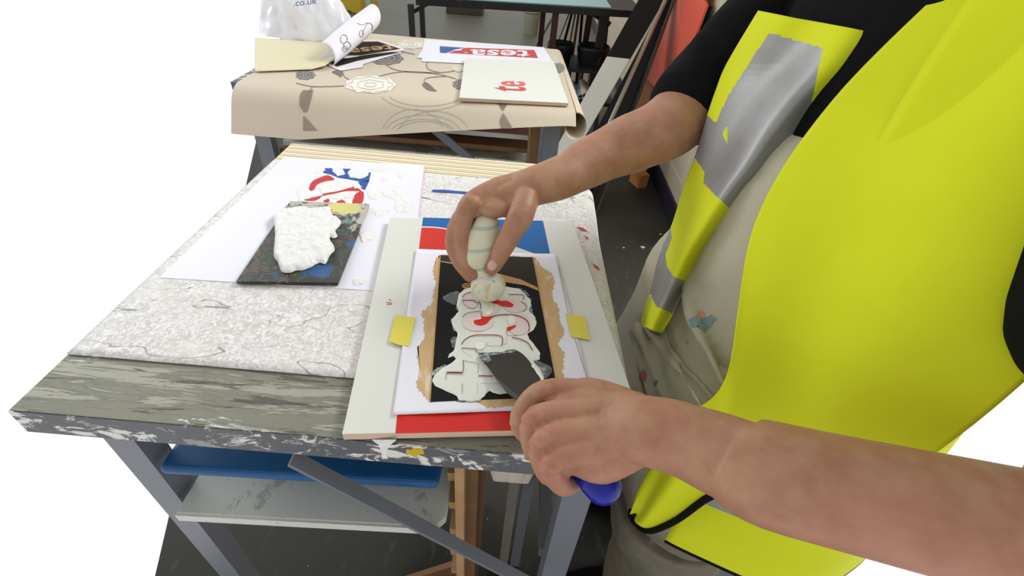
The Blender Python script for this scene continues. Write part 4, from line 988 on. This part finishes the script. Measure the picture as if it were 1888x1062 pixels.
for nm, base, tip, r in (('thumbnail', (914, 486, .8985), (904, 493, .894), .0062),):
    p = np.array(W(908, 489, .8935)); m = MB(); m.sm = True
    d = (W(906, 500, .880)-W(920, 470, .90)); d /= np.linalg.norm(d); v = C0-p; v /= np.linalg.norm(v); v = v-d*np.dot(v, d); v /= np.linalg.norm(v); s_ = np.cross(d, v)
    Mx = Matrix([[s_[i], d[i], v[i]] for i in range(3)])
    m.ell(p, (.0058, .0075, .0022), Mx); m.build('thumbnail', M['nail'], per)

hm = MB(); hm.sm = True
def hair(u, v):
    a = u*2*math.pi; th = v*math.radians(112-38*math.cos(a-math.pi)*1.0); k = 1+.03*math.sin(a*17+v*9)
    return hp(.012+.104*k*math.sin(th)*math.cos(a), .083*k*math.sin(th)*math.sin(a), .032+.099*k*math.cos(th))
hm.grid(hair, 64, 24); hm.build('hair', simple('short_brown_hair', (70, 50, 36), .8, .3, 200, .6, 400), per, mods=[('SOLIDIFY', dict(thickness=.006, offset=1))])
for sy in (-1, 1):
    em = MB(); em.sm = True; em.ell(hp(-.0745, sy*.031, .020), (.0125, .0125, .0125)); em.build('eye', simple('eye_white', (230, 226, 220), .2, .02), per)
    em = MB(); em.sm = True; em.ell(hp(-.0835, sy*.031, .017), (.0050, .0055, .0055)); em.build('iris', simple('iris_brown', (60, 44, 34), .2, .02), per)
# --- t-shirt
b = MB()
b.limb([(.405, .54, .90), (.42, .58, 1.06), (.44, .61, 1.17), (.44, .61, 1.21)], [.150, .168, .158, .12], flat=(1.18, .86), up=(1, 0, 0), n=32)
b.limb([Lsh, (.44, .61, 1.215), Rsh], [.075, .095, .075], n=24)
b.limb([Rsh, W(1375, 95, 1.097), W(1325, 138, 1.058), W(1304, 160, 1.044), W(1276, 190, 1.030)], [.076, .070, .066, .065, .062], flat=(1, 1), n=24)
b.limb([Lsh, Lsh*.45+Lel*.55], [.080, .070], n=24)
b.build('t_shirt', M['black_cloth'], per, mods=REM(.004, 6))

# --- overalls
b = MB()
b.limb([(.37, .50, .74), (.372, .53, .88), (.385, .56, .97), (.40, .575, 1.01)], [.168, .160, .156, .140], flat=(1.22, .92), up=(1, 0, 0), n=36)
b.limb([(.35, .61, .80), (.315, .62, .62), (.30, .635, .45), (.37, .645, .28), (.40, .65, .04)], [.128, .118, .10, .092, .085], n=28)
b.limb([(.37, .44, .80), (.335, .425, .62), (.315, .42, .45), (.34, .42, .28), (.36, .42, .04)], [.128, .120, .105, .098, .095], n=28)
for i in range(9):   # soft gathered folds
    z = .50+.045*i; yy = .43+.02*math.sin(i*2.1)
    b.limb([(.215+.02*math.sin(i), yy+.12, z+.03), (.225, yy+.03, z), (.26, yy-.08, z-.035)], [.006, .010, .005], n=8)
b.limb([W(1184, 600, .82), X(1225, 640, .222), X(1262, 700, .215), X(1300, 760, .215)], [.004, .006, .006, .004], n=10)
ov = b.build('overalls', M['overall'], per, mods=REM(.0045, 4)+[('DISPLACE', dict(strength=.02, mid_level=.5))])
tx = bpy.data.textures.new('cloth_folds', 'CLOUDS'); tx.noise_scale = .11; tx.noise_depth = 3; ov.modifiers['displace'].texture = tx
ov.modifiers['displace'].texture_coords = 'LOCAL'
# pocket edge seam and paint stains follow the cloth surface
dg = bpy.context.evaluated_depsgraph_get(); dg.update(); oe = ov.evaluated_get(dg)
def onov(px, py, lift=.001):
    d = ray(px, py); d = d/np.linalg.norm(d); org = np.array(ROOT['overalls']); hit, loc, nrm, _i = oe.ray_cast(Vector(C0-org), Vector(d))
    return (np.array(loc)+org+np.array(nrm)*lift) if hit else X(px, py, .2)
pk = opn([(1226, 606), (1236, 640), (1258, 672), (1290, 704), (1328, 748)], 5)
m = MB(); m.sm = True; m.tube([onov(x, y, .001) for x, y in pk], .0034, 10); m.build('pocket_welt', M['overall'], per, label='thick stitched pocket edge')
def stain(poly, mt, lb, sd):
    m = MB(); m.sm = True; q = rnd(jag(poly, 2.2, 3, sd), 1); K = len(q); c = sum(q)/K; vs = []; fs = []
    for r in range(4): vs += [onov(*(c+(p-c)*(1-r/4)), .0007) for p in q]
    vs.append(onov(c[0], c[1], .0007))
    for r in range(3): fs += [(r*K+i, r*K+(i+1) % K, (r+1)*K+(i+1) % K, (r+1)*K+i) for i in range(K)]
    fs += [(3*K+i, 3*K+(i+1) % K, 4*K) for i in range(K)]
    m.add(vs, fs); m.build('paint_stain', mt, per, label=lb)
tl = simple('faded_teal_stain', (126, 150, 150), .85, .25, 160); og = simple('orange_stain', (206, 148, 106), .85, .15, 90)
stain([(1270, 590), (1282, 582), (1296, 586), (1312, 580), (1322, 590), (1310, 602), (1298, 614), (1285, 602), (1274, 604)], tl, 'teal paint stain on the bib', 1)
stain([(1286, 576), (1294, 571), (1299, 578), (1296, 590), (1287, 592)], og, 'orange paint stain on the bib', 2)
stain([(1264, 628), (1268, 628), (1268, 635), (1264, 634)], og, 'small orange paint stain', 3)
stain([(1206, 706), (1212, 701), (1214, 706), (1208, 712)], simple('blue_stain', (90, 130, 160), .85, .2, 90), 'small blue paint stain', 4)
stain([(1180, 684), (1188, 680), (1192, 700), (1186, 716), (1180, 700)], simple('pink_stain', (176, 110, 108), .85, .2, 90), 'faded pink paint stain', 5)

# --- shoes
for i, (x, y) in enumerate(((.36, .42), (.40, .65))):
    m = MB(); m.limb([(x+.07, y, .045), (x-.02, y, .05), (x-.11, y, .038), (x-.16, y, .032)], [.042, .045, .040, .030], flat=(1.05, .95), n=20); m.sm = True
    m.build('shoe', M['black_cloth'], per)

# --- hi-vis vest: right front panel (far), left front panel (near), back
def interp(P, v):
    t = v*(len(P)-1); i = min(int(t), len(P)-2); f = t-i; return np.array(P[i], float)*(1-f)+np.array(P[i+1], float)*f
GA = [(1306, 213), (1322, 227), (1343, 180), (1420, 60), (1520, 90), (1430, 430), (1342, 382), (1320, 360), (1299, 338), (1301, 318), (1282, 290)]
YI = [(1333, 247), (1343, 232), (1343, 266)]
GB = [(1238, 420), (1241, 440), (1229, 468), (1232, 492), (1243, 510), (1268, 521), (1262, 545), (1240, 578), (1212, 566), (1200, 542), (1208, 505), (1216, 475)]
def regR(p): return 1 if (inside(p, GA) and not inside(p, YI)) or inside(p, GB) else 0
Lr = opn([(1400, 20), (1342, 117), (1322, 165), (1305, 215), (1283, 290), (1262, 345), (1242, 410), (1216, 475), (1203, 530), (1189, 570), (1184, 598)], 5)
Rr = opn([(1600, 60), (1560, 120), (1510, 180), (1460, 250), (1420, 310), (1380, 360), (1342, 407), (1300, 465), (1268, 521), (1240, 580), (1219, 613)], 5)
h0, h1, h2 = X(1200, 600, .195), X(1290, 300, .225), X(1342, 120, .26)
def vR(u, v):
    p = interp(Lr, v)*(1-u)+interp(Rr, v)*u
    if v > .97: p = p+np.array([0, 3*math.sin(u*math.pi)])
    xx = .262-.060*v+.055*u*(1-v)-.016*math.sin(u*math.pi)*(.4+v)-.004*math.sin(u*9+v*4)
    return X(p[0], p[1], xx)
m = MB(); m.sm = True
m.grid(vR, 90, 260, lambda u, v: regR(interp(Lr, v)*(1-u)+interp(Rr, v)*u))
vest = [('SOLIDIFY', dict(thickness=.0016))]
m.build('vest_front', [M['vest'], M['reflect']], per, label='yellow vest front hanging free with two silver bands', mods=vest)
# left front panel
def plk(px, py, k=.346): d = ray(px, py); n = np.array([.8, .6, 0]); return C0+d*(k/np.dot(n, d))
def cr3(P, n=8): return opn([np.array(p, float) for p in P], n) if False else _cr(P, n)
def _cr(P, n):
    P = [np.array(p, float) for p in P]; K = len(P); out = []
    for i in range(K-1):
        p0, p1, p2, p3 = P[max(i-1, 0)], P[i], P[i+1], P[min(i+2, K-1)]
        for k in range(n):
            t = k/n; out.append(.5*(2*p1+(p2-p0)*t+(2*p0-5*p1+4*p2-p3)*t*t+(3*p1-p0-3*p2+p3)*t**3))
    out.append(P[-1]); return out
L3 = _cr([plk(1163, 943), plk(1178, 900), plk(1215, 840), plk(1272, 766), plk(1342, 686), (.225, .40, 1.02), (.275, .455, 1.12), (.36, .50, 1.225)], 8)
R3 = _cr([plk(1169, 958), plk(1197, 979), plk(1248, 961), plk(1342, 906), (.290, .235, .775), (.34, .225, .90), (.40, .262, 1.06), (.45, .33, 1.245)], 8)
def vL(u, v):
    p = interp(L3, v)*(1-u)+interp(R3, v)*u; q = math.sin(u*math.pi)
    out = np.array([-.8, -.6, 0]); return p+out*(.018*q*min(1, v*2.5)*(1 if v < .95 else (1-v)*20)+.006*math.sin(u*8+v*11)*q)+np.array([0, 0, .03*q*max(0, v-.8)])
m = MB(); m.sm = True; m.grid(vL, 60, 150, lambda u, v: 2 if (u > .965 and v < .55) or (v < .012) else 0)
m.build('vest_front', [M['vest'], M['reflect'], M['trim']], per, label='near vest front with rounded black-bound lower corner', mods=vest)
m = MB(); m.sm = True
edge = [vL(.985, t/40)+np.array([-.002, -.001, 0]) for t in range(0, 22)]; edge = [vL(.02, 0), vL(.3, 0), vL(.6, 0), vL(.85, 0)]+edge
m.tube(edge, .0040, 10); m.build('vest_binding', M['trim'], per, label='black edge binding')
# back panel
def vB(u, v):
    a = math.radians(-128+u*246); z = .585+.02*math.sin(a*3)+(1.235-.585)*v
    cx = .375+.055*v; cy = .50+.11*v; ax_, by = .225-.03*v, .262-.03*v
    if v > .8: k = (v-.8)/.2; ax_ *= 1-.25*k*k; by *= 1-.12*k*k
    r = 1+.018*math.sin(a*7)*(1-v)
    return (cx+ax_*r*math.cos(a), cy+by*r*math.sin(a), z)
def regB(u, v): return 2 if v < .012 else (1 if (.14 < v < .22 or .42 < v < .50) else 0)
m = MB(); m.sm = True; m.grid(vB, 110, 120, regB); m.build('vest_back', [M['vest'], M['reflect'], M['trim']], per, label='yellow vest back wrapped round the body', mods=vest)

# ------------------------------------------------------------------ held tools
kn = thing('filling_knife', 'filling knife with a dark paint-smeared steel blade and blue handle held by the lower hand', 'knife', tuple(W(960, 700, .845)))
def zb(x, y):
    q = np.array([x, y])-np.array([885, 655]); t = (q@np.array([.74, .67]))/130; return .8405+.024*max(0, t)**1.15
bl = c7([(402, 602), (450, 588), (560, 590), (640, 568), (682, 576), (722, 600), (770, 650), (802, 700), (842, 760), (872, 815), (880, 850), (840, 900), (800, 1000), (735, 965), (640, 905), (560, 820), (505, 740), (440, 655)])
m = MB(); m.prism([W(x, y, zb(x, y)) for x, y in rnd(bl, 3)], .0010); m.build('blade', M['blade'], kn)
m = MB()
for i, q in enumerate(([(402, 602), (450, 588), (560, 588), (640, 566), (684, 575), (660, 585), (600, 590), (540, 605), (480, 612), (500, 650), (470, 660), (430, 640)], [(780, 680), (802, 700), (842, 760), (872, 815), (868, 770), (830, 720), (800, 676)])):
    flat_pts = jag(c7(q), 1.0, 3, i+5); m = MB(); m.prism([W(x, y, zb(x, y)+.0004) for x, y in flat_pts], .0003); m.build('blade_paint', M['smear_grey'] if i == 0 else M['wet_white2'], kn, label='paste smeared on the blade edge')
m = MB(); m.sm = True; m.limb([W(985, 752, .867), W(1015, 785, .870), W(1060, 838, .871), W(1098, 882, .869), W(1112, 896, .868)], [.009, .0115, .012, .0145, .0150], n=28, flat=(1.1, .9)); m.build('handle', M['handle'], kn, label='blue plastic handle')
db = thing('dabber', 'cloth dabber wrapped in striped cream cotton, pinched in the upper hand above the stencil', 'dabber', tuple(W(900, 535, .84)))
m = MB(); m.sm = True
h_t, h_m, h_b = W(897, 418, .921), W(889, 444, .907), W(879, 474, .890)
m.limb([h_t, h_m, h_b], [.0165, .0192, .0180], n=32, flat=(1.05, .95)); m.build('cloth_wrap', M['wrap'], db, mods=[('DISPLACE', dict(strength=.0015, mid_level=.5, texture=tx))])
m = MB(); m.sm = True; m.limb([W(879, 472, .891), W(887, 497, .877), W(899, 520, .862)], [.0135, .0090, .0145], n=24); m.build('gathered_neck', M['wrap'], db)
m = MB(); m.sm = True; m.ell(W(900, 528, .8572), (.0225, .0215, .0185), nu=40, nv=26)
V = m.v; c_ = np.array(W(900, 528, .8572))
for i, v in enumerate(V):
    d = np.array(v)-c_; a = math.atan2(d[1], d[0]); k = 1+.05*math.sin(a*9)*max(0, d[2]/.0185+.3); V[i] = tuple(c_+d*np.array([k, k, 1]))
m.build('dabbing_pad', M['ball'], db)
